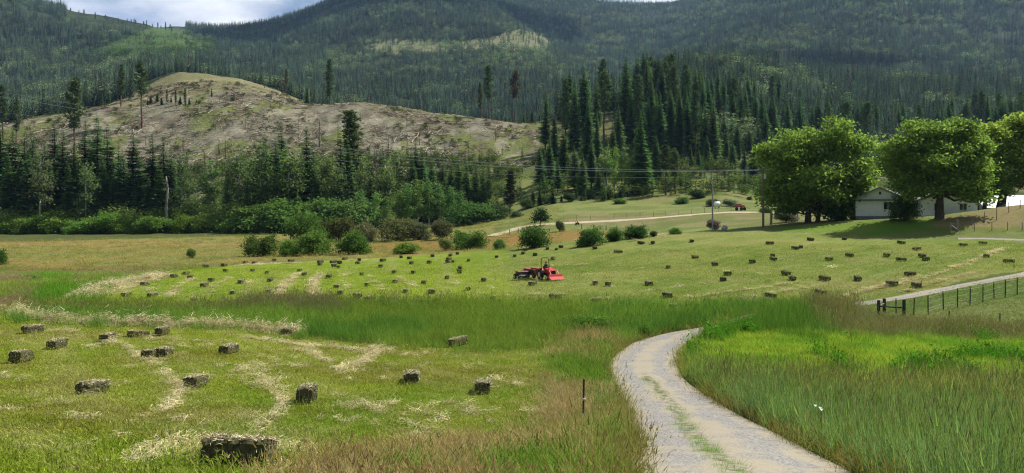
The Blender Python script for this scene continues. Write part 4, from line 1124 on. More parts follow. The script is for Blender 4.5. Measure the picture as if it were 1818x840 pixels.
bush(340, 440, 458, 18, 'tiny bush alone on the far left meadow', (88, 114, 56), 3)
bush(-4, 440, 470, 32, 'dark bush cut by the left edge of the meadow', (72, 100, 44), 0)
bush(994, 390, 411, 18, 'grey-green shrub right of the small round tree', (92, 100, 76), 3)
bush(1267, 388, 408, 26, 'grey twiggy shrub at the foot of the grey power pole', (104, 100, 88), 3)
bush(1604, 342, 391, 52, 'dark round shrub in front of the white house', (66, 92, 46), 4, dmin=110, dmax=124)
bush(1518, 366, 390, 34, 'pale shrub at the left corner of the white house', (120, 128, 92), 3, dmin=118, dmax=135)
bush(1485, 358, 392, 40, 'dark bush beside the trunks of the big yard tree', (58, 82, 44), 1, dmin=116, dmax=135)
bush(1395, 372, 394, 44, 'grey shrub left of the big yard tree trunks', (98, 94, 84), 3, dmin=118, dmax=140)
bush(1050, 556, 585, 110, 'low dark green leafy clump in the tall grass', (70, 106, 44), 2, dmin=38, dmax=60)
bush(1145, 572, 598, 34, 'small green clump left of the road bend', (70, 108, 40), 1, dmin=38, dmax=60)
for i, (px, tp, bs, w, t) in enumerate([(1238, 336, 352, 34, (56,74,42)), (1266, 352, 366, 24, (62,80,46)), (1296, 352, 366, 28, (128,140,106)), (1330, 348, 355, 10, (56,74,40)), (1210, 348, 362, 26, (84,110,56)), (1100, 352, 362, 26, (88,120,58)), (1360, 370, 380, 22, (62,80,44))]):
    bush(px, tp, bs, w, 'scrub bush on the slope by the lane, %s from left' % ORD[sorted([1238,1266,1296,1330,1210,1100,1360]).index(px)], t, None, dmin=190, dmax=300, group='scrub bushes by the lane')
# small round tree by the lane
p = ground_at(959, 401, 150, 230)
T = MB().tube([(0, 0, -.2), (0.02, 0, 1.1), (0, 0, 2.2)], [.14, .11, .06], 6); Lv = Leaves(77)
leaf_cloud(Lv, [((0, 0, 2.0), (1.35, 1.35, 1.1)), ((.2, 0, 3.0), (.9, .9, .9)), ((-.6, .2, 1.7), (.8, .8, .7)), ((.7, -.1, 1.6), (.8, .8, .6))], 1400, .2, .2, .2)
e = empty('small_tree', p); obj('trunk', trunk_mesh(T), M_BARK, e); c = obj('crown', Lv.mesh('crown'), M_LEAF, e); c.color = (*(lin((58, 84, 44)) * .75), 1)
tag(e, 'small round-topped tree standing alone by the pale lane', 'tree')
# single trees on the felled skyline at the upper left
SKY = [(125,12),(140,9),(149,16),(169,16),(187,13),(191,9),(201,8),(210,11),(216,6),(226,11),(233,13),(238,14),(241,14),(250,8),(255,13),(260,15),(271,10),(280,14),(286,10),(294,17),(302,15),(305,15),(326,11)]
for i, (px, tp, d) in enumerate([(268, 164, 452), (279, 160, 450), (287, 166, 446), (304, 166, 444), (320, 164, 440), (336, 168, 440), (349, 172, 444), (262, 172, 448)]):
    tree('fir', px, tp + 4, d, 'low young fir of the clump at the top of the logged crest, %s from left' % ORD[sorted([268,279,287,304,320,336,349,262]).index(px)], None, 'young firs at the logged crest', wide=1.5)
for i, (px, hp) in enumerate(SKY):
    d = 1770 + 30 * math.sin(i * 1.7); k = 'pine'
    tree(k, px, 0, d, 'single thin tree on the upper left skyline, %s from left' % ORD[i], None, 'thin trees on the felled skyline', [2, 0, 2, 1][i % 4], wide=.85, H=hp * d / F + 2.5)

# ------------------------------------------------------------------ the big yard trees
def yard_tree(px, base_row, d, H, lobes, rb, stems, spread, n, size, tint, label, seed, fork):
    p = ground_at(px, base_row, 110, 135); e = empty('shade_tree', p); e.scale = (p.y / 119,) * 3; Lv = Leaves(seed); r = np.random.default_rng(seed)
    sub = []
    for c, rad in lobes:         # break every lobe into smaller, uneven bunches
        sub.append((c, tuple(q * .48 for q in rad)))
        for k in range(11):
            u = unit(r, 1)[0]; u[2] = u[2] * .9 + (.1 if u[2] > -.3 else -.1)
            q = r.uniform(.18, .44); sub.append((tuple(np.array(c) + u * np.array(rad) * r.uniform(.62, 1.0)), tuple(np.array(rad) * q * np.array([1, 1, .75]))))
    leaf_cloud(Lv, sub, n, size, .3, .35)
    T = limb_tree(seed, H, lobes, rb, fork, spread, stems)
    obj('trunk', trunk_mesh(T), M_BARK, e); c = obj('crown', Lv.mesh('crown'), M_LEAF, e); c.color = (*tint, 1)
    return tag(e, label, 'tree')
YT = lin((112, 140, 62)) * 1.12
yard_tree(1440, 395, 121, 15.6, [((-4.2, -.5, 8.3), (3.9, 3.6, 3.0)), ((-5.2, .5, 10.2), (2.6, 2.6, 1.9)), ((-.8, 1, 11.0), (3.8, 4, 3.0)), ((3.2, 0, 12.2), (3.7, 3.8, 2.9)), ((6.2, .5, 10.4), (2.8, 3, 2.2)), ((7.0, -.5, 7.6), (2.5, 3, 2.4)), ((4.6, -2, 6.0), (3.3, 3, 2.6)), ((.2, -3, 6.4), (3.9, 2.8, 3.0)), ((-4.2, -1.5, 5.0), (3.2, 3, 2.3)), ((0, 3, 6.5), (4.5, 3, 3.0)), ((5.2, 1.5, 4.2), (2.8, 2.6, 2.0)), ((-2.2, -1.0, 3.6), (3.0, 2.4, 1.9)), ((-5.0, 0, 3.6), (2.2, 2.4, 1.9)), ((3.4, -1, 3.0), (2.6, 2.4, 1.8)), ((6.4, 0, 5.4), (2.4, 2.4, 1.9)), ((-3.6, -.5, 2.3), (2.4, 2.2, 1.4)), ((4.6, .5, 2.2), (2.6, 2.2, 1.4)), ((.6, 1.6, 2.9), (2.6, 2, 1.5))],
          .55, 3, .9, 46000, .235, YT, 'huge spreading leafy tree with several trunks left of the house', 900, .13)
yard_tree(1668, 388, 121.5, 15.0, [((-5.2, -.5, 10.0), (3.0, 3.2, 2.3)), ((-6.3, 0, 7.8), (2.0, 2.6, 1.6)), ((-2.0, 0, 12.0), (3.2, 3.4, 2.2)), ((1.8, .5, 12.4), (3.4, 3.6, 2.3)), ((2.4, -1.5, 9.0), (3.4, 3, 2.6)), ((-2.0, -2.4, 8.6), (3.4, 2.6, 2.3)), ((-3.2, 1.8, 6.6), (2.8, 2.8, 1.7)), ((4.6, .6, 10.4), (2.6, 3, 2.2)), ((0, 3, 8), (4.0, 2.6, 2.6)), ((-1.0, -1.2, 5.9), (2.6, 2.2, 1.3)), ((-4.6, -1, 5.6), (2.2, 2.2, 1.4)), ((2.6, -1.6, 5.8), (2.6, 2.2, 1.5)), ((-5.6, -.5, 4.6), (1.8, 1.9, 1.4)), ((1.4, -2.6, 4.9), (1.9, 1.5, .9)), ((4.2, -.8, 4.4), (2.2, 1.8, 1.2)), ((-2.6, -2.4, 4.6), (1.5, 1.4, .8)), ((2.6, -2.4, 3.9), (2.1, 1.5, 1.0)), ((5.2, -.6, 6.6), (2.2, 2, 1.6)), ((-4.0, -1.4, 3.6), (1.6, 1.4, 1.0)), ((4.4, -1.6, 3.2), (1.7, 1.4, 1.0))],
          .62, 1, 0, 40000, .235, lin((108, 136, 60)) * 1.12, 'big leafy tree with reddish brown trunk before the house', 901, .26)
yard_tree(1740, 372, 122, 9.4, [((1.6, -.6, 7.4), (3.6, 3.0, 2.4)), ((4.4, -.6, 6.6), (2.6, 2.4, 2.0)), ((-1.6, 0, 5.2), (2.6, 2.6, 1.5)), ((3.0, .2, 5.6), (2.2, 2.4, 1.6)), ((.6, 1.6, 7.6), (2.6, 2.4, 1.6)), ((-2.6, .8, 3.9), (1.9, 1.9, 1.0)), ((-3.4, -.8, 3.0), (1.9, 1.6, 1.2)), ((-1.0, -1.2, 2.7), (1.7, 1.5, .9)), ((2.4, -.6, 3.6), (2.0, 1.8, 1.2)), ((-2.2, -.5, 6.2), (2, 2, 1.4))],
          .42, 2, .55, 24000, .22, lin((116, 142, 62)) * 1.12, 'lower leaning leafy tree between the two big right-hand trees', 902, .24)
yard_tree(1776, 364, 121, 14.0, [((2.4, 0, 11.2), (3.4, 3.4, 2.2)), ((-1.6, -.4, 10.4), (2.6, 3, 2.0)), ((5.6, .4, 10.2), (3.2, 3.2, 2.4)), ((5.4, -1, 6.6), (3.2, 3, 2.2)), ((8.6, .5, 8.4), (3.0, 3, 2.6)), ((1.6, 1.8, 7.6), (3.2, 2.6, 1.9)), ((2.6, -2.2, 8.4), (2.8, 2.2, 1.9)), ((3.4, 0, 12.6), (2.4, 2.4, 1.4)), ((-2.2, -.5, 7.6), (2.0, 2, 1.3)), ((4.4, -1, 4.6), (2.2, 2, 1.2)), ((7.4, 0, 5.2), (2.6, 2.4, 1.8))],
          .6, 1, 0, 28000, .235, lin((126, 148, 60)) * 1.12, 'big yellow-green tree at the right edge with dark forked trunk', 903, .25)
# ------------------------------------------------------------------ hay bales
def hay_mat():
    t = NT('baled_hay'); mp = t.node('ShaderNodeMapping', {'Scale': (3, 1, 1.2)}); t.l.new(t.objco(), mp.inputs[0])
    a = t.noise(9, 5, .7, mp.outputs[0], .8); b = t.noise(2.2, 4, .6, t.objco())
    c = t.mix(t.maprange(a, .32, .68), (.018, .016, .008), (.15, .14, .07))
    c = t.mix(t.maprange(b, .4, .7, 0, .55), c, (.05, .062, .022))
    return t.bsdf(c, .95, .05, bump=a, bdist=.05, bstr=1.)
M_HAY = hay_mat()
M_TWINE = plain('orange_twine', (.30, .20, .10), .8)
M_LIT_WISP = plain('sunlit_top_straw', (.50, .46, .29), .9, 0, .05, .35, 9)  # straw paler than the hay body, painting sunlight onto the bale tops
def bale_meshes(seed, L=1.0, W=.5, H=.42, slump=0.0):
    r = np.random.default_rng(seed); nx, ny, nz = 15, 7, 6
    V, idx = [], {}
    def vid(i, j, k):
        if (i, j, k) in idx: return idx[(i, j, k)]
        x, y, z = (i / nx - .5) * L, (j / ny - .5) * W, k / nz * H
        # flakes bulge between their seams, corners are worn
        fl = .018 * abs(math.sin(i * 2.1 + seed)) ; n = r.normal(size=3) * .012
        e = 1 - .10 * ((2 * abs(y) / W) ** 6) * ((abs(2 * z / H - 1)) ** 6)
        ex = 1 - .05 * ((2 * abs(x) / L) ** 8)
        y = y * e * (1 + fl * 2) ; z = (z - H / 2) * e * (1 + fl) + H / 2
        y *= ex; z = (z - H / 2) * ex + H / 2
        for tw in (-.17, .17):          # pinched by the twine
            q = math.exp(-((x - 0) / 9) ** 2) * math.exp(-((y - tw) / .05) ** 2); z += (-.012 if k == nz else .008 if k == 0 else 0) * q
        z *= 1 - slump * (x / L + .5)
        idx[(i, j, k)] = len(V); V.append((x + n[0], y + n[1], z + n[2] - .02)); return idx[(i, j, k)]
    Fq = []
    for i in range(nx):
        for j in range(ny):
            Fq.append([vid(i, j, 0), vid(i, j + 1, 0), vid(i + 1, j + 1, 0), vid(i + 1, j, 0)]); Fq.append([vid(i, j, nz), vid(i + 1, j, nz), vid(i + 1, j + 1, nz), vid(i, j + 1, nz)])
        for k in range(nz):
            Fq.append([vid(i, 0, k), vid(i + 1, 0, k), vid(i + 1, 0, k + 1), vid(i, 0, k + 1)]); Fq.append([vid(i, ny, k), vid(i, ny, k + 1), vid(i + 1, ny, k + 1), vid(i + 1, ny, k)])
    for j in range(ny):
        for k in range(nz):
            Fq.append([vid(0, j, k), vid(0, j, k + 1), vid(0, j + 1, k + 1), vid(0, j + 1, k)]); Fq.append([vid(nx, j, k), vid(nx, j + 1, k), vid(nx, j + 1, k + 1), vid(nx, j, k + 1)])
    me = bpy.data.meshes.new('hay_body'); me.from_pydata(V, [], Fq); me.update()
    # wisps that stick out, most of them on top to paint it sunlit
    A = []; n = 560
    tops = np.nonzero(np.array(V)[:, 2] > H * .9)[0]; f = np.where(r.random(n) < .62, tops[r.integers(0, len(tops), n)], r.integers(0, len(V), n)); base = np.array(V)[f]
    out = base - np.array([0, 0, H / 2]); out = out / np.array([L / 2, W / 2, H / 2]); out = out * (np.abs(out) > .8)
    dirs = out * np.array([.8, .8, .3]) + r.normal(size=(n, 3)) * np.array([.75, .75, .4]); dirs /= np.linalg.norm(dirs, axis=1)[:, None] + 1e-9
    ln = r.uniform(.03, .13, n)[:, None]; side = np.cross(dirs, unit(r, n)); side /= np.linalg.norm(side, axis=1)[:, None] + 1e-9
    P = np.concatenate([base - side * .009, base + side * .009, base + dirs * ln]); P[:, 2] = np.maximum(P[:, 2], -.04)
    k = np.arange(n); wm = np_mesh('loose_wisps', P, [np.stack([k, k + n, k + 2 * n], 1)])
    tw = MB()
    tws = []
    for y in (-.14, .14):
        T = MB(); a, b, c, d = L / 2 + .006, -L / 2 - .006, H - .008, -.015
        T.tube([(a, y, d), (a, y, c * (1 - slump)), (b, y, c), (b, y, d), (a, y, d)], .007, 4, False)
        tm = bpy.data.meshes.new('twine'); tm.from_pydata(T.v, [], T.f); tm.update(); tws.append(tm)
    return me, wm, tws
BPOS = []
BALES = [bale_meshes(700 + i, [1., .95, 1.05, .9, 1.0][i], [.48, .5, .46, .52, .5][i], [.42, .4, .44, .46, .36][i], [0, 0, .06, .1, .3][i]) for i in range(5)]
def bale(px, base, yaw, label, group, var=0, size=1.0, parts=True, tilt=(0, 0), pos=None, flat=.86):
    p = ground_at(px, base, 9, 135) if pos is None else pos
    me, wm, tws = BALES[var % 5]
    if parts:
        e = empty('hay_bale'); obj('hay', me, M_HAY, e); obj('wisps', wm, M_LIT_WISP, e)['kind'] = 'stuff'
        for t in tws: obj('twine', t, M_TWINE, e)
    else:
        e = obj('hay_bale', me, M_HAY)
    nrm = (h1(p.x + .4, p.y) - h1(p.x - .4, p.y)) / .8, (h1(p.x, p.y + .4) - h1(p.x, p.y - .4)) / .8
    q = Vector((-nrm[0], -nrm[1], 1)).normalized()
    rot = Vector((0, 0, 1)).rotation_difference(q).to_matrix() @ Matrix.Rotation(yaw, 3, 'Z') @ Matrix.Rotation(tilt[0], 3, 'X') @ Matrix.Rotation(tilt[1], 3, 'Y')
    e.rotation_mode = 'QUATERNION'; e.rotation_quaternion = rot.to_quaternion()
    e.location = p + Vector((0, 0, (.08 if p.y < 14 else .04) + abs(math.sin(tilt[1])) * .3)); e.scale = (size, size, size * flat); BPOS.append((e.location.x, e.location.y))
    return tag(e, label, 'hay bale', group)
def fit(Wt):
    """heading and size of a bale whose outline is Wt metres wide"""
    a = np.linspace(0, math.pi / 2, 60); w = np.cos(a) + .48 * np.sin(a)
    if Wt >= 1.0: return .04, min(1.3, Wt)
    if Wt <= .5: return 1.53, max(.8, Wt / .48)
    k = np.nonzero(w <= Wt)[0]
    return (a[k[0]] if len(k) else 1.5), 1.0
GB = 'square hay bales on the mown fields'
NEARB = [
 (424,829,.03,'large dark hay bale nearest the camera at the lower left',0,1.0),
 (164,697,.35,'loose-edged hay bale at the end of a pale straw row, lower left',1,1.0),
 (348,688,.75,'hay bale beside the curving straw row right of the loose-edged bale',2,1.0),
 (545,714,1.15,'upright boxy hay bale below the pale straw patch',3,1.05),
 (731,678,.7,'hay bale above and left of the last bale before the dry grass',1,1.0),
 (858,696,.55,'hay bale last on the right before the dry grass, near the road verge',0,1.0),
 (38,643,1.0,'small dark hay bale close to the left edge of the near field',3,1.0),
 (101,618,.9,'hay bale between the left-edge bale and the thick hay row',2,1.0),
 (191,605,.8,'hay bale left of the broken double bale in the near field',0,1.0),
 (58,590,.06,'long low hay bale just below the thick hay row, far left',1,1.0),
 (246,597,.2,'broken slumped hay bale like a dark heap in the near field',4,1.15),
 (288,595,1.2,'small end-on hay bale right of the broken slumped bale',2,1.0),
 (270,633,.35,'left half of two touching hay bales in the near field',4,1.0),
 (291,632,.2,'right half of two touching hay bales in the near field',1,1.0),
 (406,627,.6,'hay bale above the curving straw rows, centre left',0,1.0),
 (408,582,.03,'long weathered hay bale against the dark ditch grass',4,1.45),
 (514,593,.55,'hay bale beside the ditch grass where the near field narrows',1,1.0),
 (814,613,.04,'long dark hay bale at the edge of the bright ditch grass',2,1.1)]
NEARW = {424: 128, 164: 40, 348: 27, 545: 26, 731: 28, 858: 28, 38: 22, 101: 20, 191: 16, 58: 28, 246: 32, 288: 14, 270: 22, 291: 21, 406: 26, 408: 36, 514: 23, 814: 34}
for px, b, yaw, lab, v, s_ in NEARB:
    p = ground_at(px, b, 9, 70); yaw, s_ = fit(NEARW[px] * p.y / F); yaw *= (-1) ** (px % 2)
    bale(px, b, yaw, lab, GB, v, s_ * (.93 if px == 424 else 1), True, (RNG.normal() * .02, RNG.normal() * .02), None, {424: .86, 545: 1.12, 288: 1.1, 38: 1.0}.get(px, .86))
FARB = '''224,527,11 271,527,12 257,507,10 309,493,9 330,488,11 338,495,9 375,500,9 363,509,10 428,503,9 413,522,8 345,537,20 365,475,14 400,483,6 448,482,6 398,473,9 436,468,6 55,493,5 65,496,7
487,464,11 517,465,11 452,469,7 569,467,12 568,471,6 592,467,13 603,468,12 593,474,13 601,476,6 474,486,5 532,482,6 540,489,7 584,494,8 480,500,9 477,520,7 597,512,11 604,522,9 568,532,20 635,528,20 653,534,14 652,508,7 642,489,6
613,461,10 638,463,10 635,469,6 680,464,11 676,475,9 700,485,7 702,502,8 720,519,8 734,486,7 753,504,10 766,522,13 762,468,8 731,469,7 712,458,8 727,460,9 768,456,9 800,455,7 797,462,10 795,467,7 804,466,4 832,464,4 812,452,7 817,478,9 816,485,8 794,495,7 859,500,10 832,515,8 875,533,10 882,458,6
914,456,4 929,451,6 934,445,8 950,454,8 972,443,7 988,444,4 996,440,8 982,461,10 1056,442,8 1094,449,9 1102,449,5 1138,433,13 1159,433,8 1228,430,8 1234,459,12 1187,477,13 1269,472,9 1336,467,9 1292,489,12 1284,499,14 1057,506,15 1080,508,14 1152,507,12 1185,528,13 1258,539,13 1059,537,22 986,531,21 1197,549,24 946,507,18
1367,434,14 1412,443,11 1422,441,11 1439,427,12 1499,426,11 1372,456,11 1373,463,9 1396,489,15 1407,497,9 1472,463,8 1508,456,9 1464,498,15 1523,498,13 1574,456,10 1600,464,13 1600,433,12 1628,445,11 1637,457,9 1644,463,8 1710,437,10 1745,434,13 1751,458,13 1791,467,15 1616,490,16 1584,507,18 1627,510,15 1457,523,16 1478,538,27 1368,529,18 1363,539,14 1374,546,20'''
cells = {}
for s_ in FARB.split():
    px, b, w = map(float, s_.split(','))
    xs = 'at far field left end' if px < 440 else 'left of the tractor' if px < 900 else 'between tractor and grey pole' if px < 1265 else 'below poles and big yard tree' if px < 1560 else 'below white house and right trees'
    ys = ('by the tall grass' if b > 520 else 'nearer half' if b > 490 else 'farther half' if b > 466 else 'far edge')
    cells.setdefault((xs, ys), []).append((px, b, w))
for (xs, ys), L in cells.items():
    for i, (px, b, w) in enumerate(sorted(L)):
        p = ground_at(px, b, 45, 140)
        yaw, sz = fit(w * p.y / F)
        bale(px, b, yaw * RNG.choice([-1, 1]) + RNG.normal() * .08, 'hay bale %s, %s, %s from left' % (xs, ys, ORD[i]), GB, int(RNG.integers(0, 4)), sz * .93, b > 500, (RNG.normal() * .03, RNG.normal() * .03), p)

# ------------------------------------------------------------------ tractor and baler
M_RED = plain('red_paint', (.45, .018, .015), .38, 0, .5, .12)
M_DRED = plain('faded_red_paint', (.26, .05, .045), .5, 0, .4, .2)
M_BLACK = plain('black_rubber', (.018, .018, .018), .8, 0, .2)
M_DARK = plain('dark_steel', (.035, .036, .04), .5, .4, .4)
M_STEEL = plain('worn_steel', (.32, .31, .29), .45, .6, .4)
M_GREYP = plain('rim_grey', (.42, .40, .36), .5)
tp = ground_at(972, 497, 60, 110)
hd = Vector((.40, -.915, 0)).normalized(); yaw = math.atan2(-hd.x, hd.y)
T = empty('tractor', tp, yaw); T.scale = (.82,) * 3; tag(T, 'small red tractor with loader bucket and roll bar on the far hay field', 'tractor')
MB().box((0, .55, .72), (.46, 1.9, .42)).box((0, -.45, .75), (.6, .7, .5)).build('chassis', M_DARK, T, .03)
MB().prism([(.1, .78), (.1, 1.36), (.9, 1.34), (1.42, 1.18), (1.5, 1.0), (1.5, .74)], -.36, .36, 'X').build('hood', M_RED, T, .05)
MB().box((0, 1.515, .98), (.5, .03, .34)).build('grille', M_BLACK, T)
for s_ in (-1, 1):
    MB().box((s_ * .24, 1.5, 1.2), (.14, .05, .08)).build('headlight', M_GREYP, T, .01)
    MB().prism([(-1.05, .95), (-1.0, 1.2), (-.75, 1.38), (-.3, 1.38), (-.05, 1.1), (-.12, 1.06), (-.34, 1.3), (-.72, 1.3), (-.92, 1.14), (-.98, .95)], s_ * .42 - (.18 if s_ < 0 else 0), s_ * .42 + (.18 if s_ > 0 else 0), 'X').build('fender', M_RED, T)
    w = MB().wheel((s_ * .66, -.5, .6), .6, .36, 22)
    for k in range(18):
        a = 2 * math.pi * k / 18; w.box((s_ * .66 + .07 * (-1) ** k, -.5 + math.cos(a) * .6, .6 + math.sin(a) * .6), (.2, .06, .06), Matrix.Rotation(a, 3, 'X'))
    rt = w.build('rear_tyre', M_BLACK, T); MB().wheel((s_ * .67, -.5, .6), .33, .38, 16).build('rim', M_GREYP, rt)
    ft = MB().wheel((s_ * .56, 1.15, .36), .36, .24, 18).build('front_tyre', M_BLACK, T); MB().wheel((s_ * .57, 1.15, .36), .2, .26, 14).build('rim', M_GREYP, ft)
    MB().tube([(s_ * .46, .25, .9), (s_ * .48, .35, 1.35), (s_ * .48, 1.4, 1.15), (s_ * .48, 2.05, .55)], .06, 6).build('loader_arm', M_RED, T)
MB().tube([(-.44, -.62, .95), (-.50, -.64, 1.6), (-.47, -.64, 2.42), (-.36, -.64, 2.52), (.36, -.64, 2.52), (.47, -.64, 2.42), (.50, -.64, 1.6), (.44, -.62, .95)], .045, 8).build('roll_bar', M_DARK, T)
MB().box((0, -.42, 1.12), (.5, .46, .12)).box((0, -.66, 1.36), (.48, .1, .42)).build('seat', M_BLACK, T, .04)
MB().tube([(0, .2, 1.2), (0, .02, 1.48)], .03).tube([(.2 * math.cos(a), .02 + .1 * math.sin(a), 1.48 + .16 * math.sin(a)) for a in np.linspace(0, 6.283, 13)], .018).build('steering_wheel', M_DARK, T)
MB().tube([(.26, .95, 1.3), (.26, .95, 1.85)], .035).build('exhaust', M_DARK, T)
bk = MB().prism([(2.0, .18), (1.98, .72), (2.06, .78), (2.16, .5), (2.62, .22), (2.62, .16), (2.1, .12)], -.85, .85, 'X').build('bucket', M_RED, T, .012)
MB().box((0, 2.60, .17), (1.7, .1, .03)).build('cutting_edge', M_STEEL, bk)
# baler towed behind, offset to the tractor's right
bl = tp + Matrix.Rotation(yaw, 3, 'Z') @ Vector((1.0, -2.55, 0)); bl.z = h1(bl.x, bl.y)
B = empty('baler', bl, yaw); B.scale = (.84,) * 3; tag(B, 'dark square hay baler with faded red top towed by the tractor', 'baler')
MB().box((-.55, .2, .80), (.62, 2.9, .56)).box((-.55, -1.0, .82), (.7, .7, .62)).build('bale_chamber', M_DARK, B, .02)
MB().box((-.55, .2, 1.14), (.66, 2.7, .10)).box((-.55, .85, 1.27), (.5, .8, .2)).build('top_cover', M_DRED, B, .02)
MB().prism([(-.45, .22), (-.55, .5), (-.3, .82), (.35, .86), (.5, .4), (.3, .2)], -.2, 1.25, 'X').build('pickup_housing', M_DARK, B, .02)
MB().prism([(-.5, .84), (-.45, .95), (.4, .97), (.46, .86)], -.2, 1.28, 'X').build('feed_cover', M_DRED, B, .01)
pk = MB().wheel((.55, .46, .34), .24, 1.3, 14)
for k in range(40):
    a = k * 2.4; pk.box((-.05 + 1.2 * (k % 10) / 9, .46 + math.cos(a) * .27, .34 + math.sin(a) * .27), (.012, .08, .012), Matrix.Rotation(a, 3, 'X'))
pk.build('pickup_reel', M_DARK, B)
for x, r_ in ((-1.0, .38), (1.42, .32)):
    w = MB().wheel((x, -.1, r_), r_, .2, 16).build('tyre', M_BLACK, B); MB().wheel((x, -.1, r_), r_ * .55, .22, 12).build('rim', M_GREYP, w)
MB().wheel((-.55, 1.75, .92), .42, .12, 18, Vector((0, 1, 0))).build('flywheel', M_DRED, B)
MB().tube([(-.55, 1.5, .62), (-.72, 2.1, .55), (-.75, 2.7, .5)], .05).build('hitch_tongue', M_DARK, B)
MB().box((-.55, -1.75, .68), (.5, .9, .05), Matrix.Rotation(.18, 3, 'X')).box((-.81, -1.72, .78), (.03, .85, .2)).box((-.29, -1.72, .78), (.03, .85, .2)).build('bale_chute', M_DARK, B)

# the driver: one continuous skinned body
def person(loc, rz, label):
    e = empty('person', loc, rz)
    J = [((0, 0, .08), .15), ((0, -.01, .28), .145), ((0, .0, .46), .155), ((0, .02, .56), .07), ((0, .04, .65), .075), ((0, .05, .76), .095), ((0, .05, .84), .07),
         ((.17, .01, .52), .07), ((.24, .10, .30), .05), ((.17, .36, .30), .036), ((.15, .44, .33), .03), ((-.17, .01, .52), .07), ((-.24, .10, .30), .05), ((-.17, .36, .30), .036), ((-.15, .44, .33), .03),
         ((.10, .08, .05), .1), ((.15, .46, .08), .075), ((.15, .54, -.32), .052), ((.15, .66, -.38), .045), ((-.10, .08, .05), .1), ((-.15, .46, .08), .075), ((-.15, .54, -.32), .052), ((-.15, .66, -.38), .045)]
    E = [(0, 1), (1, 2), (2, 3), (3, 4), (4, 5), (5, 6), (2, 7), (7, 8), (8, 9), (9, 10), (2, 11), (11, 12), (12, 13), (13, 14), (0, 15), (15, 16), (16, 17), (17, 18), (0, 19), (19, 20), (20, 21), (21, 22)]
    for s_, wr in ((1, 10), (-1, 14)):         # fingers and thumb closed on the wheel
        w = Vector(J[wr][0]); hx = s_ * -1
        for k in range(5):
            o0 = Vector((hx * (.012 + .0 * k), .01 + .016 * (k - 2), .01)) if k < 4 else Vector((hx * -.02, 0, .03))
            a = len(J); J.append((tuple(w + o0 + Vector((hx * .03, .02, .02))), .009)); J.append((tuple(w + o0 + Vector((hx * .045, .03, -.012))), .008)); E += [(wr, a), (a, a + 1)]
    me = bpy.data.meshes.new('body'); me.from_pydata([j[0] for j in J], E, [])
    b = obj('body', me, None, e)
    sk = b.modifiers.new('skin', 'SKIN'); sk.use_smooth_shade = True
    for v, j in zip(me.skin_vertices[0].data, J): v.radius = (j[1], j[1] * .9); v.use_root = False
    me.skin_vertices[0].data[0].use_root = True
    b.modifiers.new('round', 'SUBSURF').levels = 1; b.modifiers['round'].render_levels = 2
    t = NT('clothed_body'); z = t.node('ShaderNodeSeparateXYZ'); t.l.new(t.objco(), z.inputs[0])
    sk_ = t.maprange(z.outputs['Z'], .585, .59); lg = t.maprange(z.outputs['Z'], .12, .125)
    hand = t.maprange(z.outputs['Y'], .37, .375); up = t.maprange(z.outputs['Z'], .2, .205)
    c = t.mix(lg, (.03, .04, .07), (.025, .027, .03)); c = t.mix(t.mul(hand, up), c, (.38, .22, .15)); c = t.mix(sk_, c, (.38, .22, .15))
    b.data.materials.append(t.bsdf(c, .8, .1))
    hat = MB().wheel((0, .05, .84), .115, .12, 14, Vector((0, 0, 1)), [(-.03, .16), (-.02, .165), (-.015, .115), (.05, .1), (.07, .06)])
    hat.build('cap', plain('dark_cap', (.03, .03, .035), .8), e)
    MB().tube([(-.035, .135, .755), (-.03, .14, .755)], .012, 6).tube([(.035, .135, .755), (.03, .14, .755)], .012, 6).build('eyes', M_DARK, e)
    MB().tube([(0, .13, .75), (0, .158, .72), (0, .135, .705)], .012, 5).build('nose', plain('skin_tone', (.38, .22, .15), .7), e)
    MB().tube([(-.025, .133, .685), (0, .14, .683), (.025, .133, .685)], .006, 5).build('mouth', plain('lips', (.25, .10, .08), .7), e)
    for s_ in (-1, 1): MB().tube([(s_ * .092, .05, .77), (s_ * .105, .04, .75), (s_ * .094, .045, .725)], .012, 5).build('ear', bpy.data.materials['skin_tone'], e)
    return tag(e, label, 'person')
pp = tp + Matrix.Rotation(yaw, 3, 'Z') @ Vector((0, -.345, .985))
pr_ = person(pp, yaw, 'person in dark clothes sitting on the tractor seat, hands on the wheel'); pr_.scale = (.82,) * 3

# ------------------------------------------------------------------ house
M_SIDING = None
t = NT('white_siding'); P_ = t.objco(); sx = t.node('ShaderNodeSeparateXYZ'); t.l.new(P_, sx.inputs[0])
lap = t.node('ShaderNodeMath', {0: t.mul(sx.outputs['Z'], 5.0)}, operation='FRACT').outputs[0]
wv = t.noise(1.3, 5, .6, P_)
M_SIDING = t.bsdf(t.mix(t.maprange(wv, .3, .7), (.70, .73, .76), (.80, .83, .86)), .6, .3, bump=lap, bdist=.03, bstr=.9)
t = NT('grey_shingles'); P_ = t.objco(); br = t.node('ShaderNodeTexBrick', {'Scale': 2.2, 'Color1': (.15, .145, .14, 1), 'Color2': (.22, .215, .205, 1), 'Mortar': (.09, .09, .085, 1), 'Mortar Size': .02}); t.l.new(P_, br.inputs['Vector'])
M_SHING = t.bsdf(t.mix(t.maprange(t.noise(2, 5, .6, P_), .3, .7, 0, .5), br.outputs['Color'], (.25, .24, .225)), .9, .1)
M_FASC = plain('grey_fascia', (.20, .21, .21), .6)
M_FOUND = plain('grey_foundation', (.16, .165, .17), .9)
M_WHITE = plain('white_trim', (.74, .75, .74), .5, 0, .4, .05)
M_GLASS = plain('window_glass', (.02, .025, .03), .08, 0, .6)
M_MROOF = plain('white_metal_roof', (.62, .62, .61), .45, 0, .4, .04)
hx0 = (1519 - CX) / F * 129; gz = h1(hx0 + 3, 128) - .05
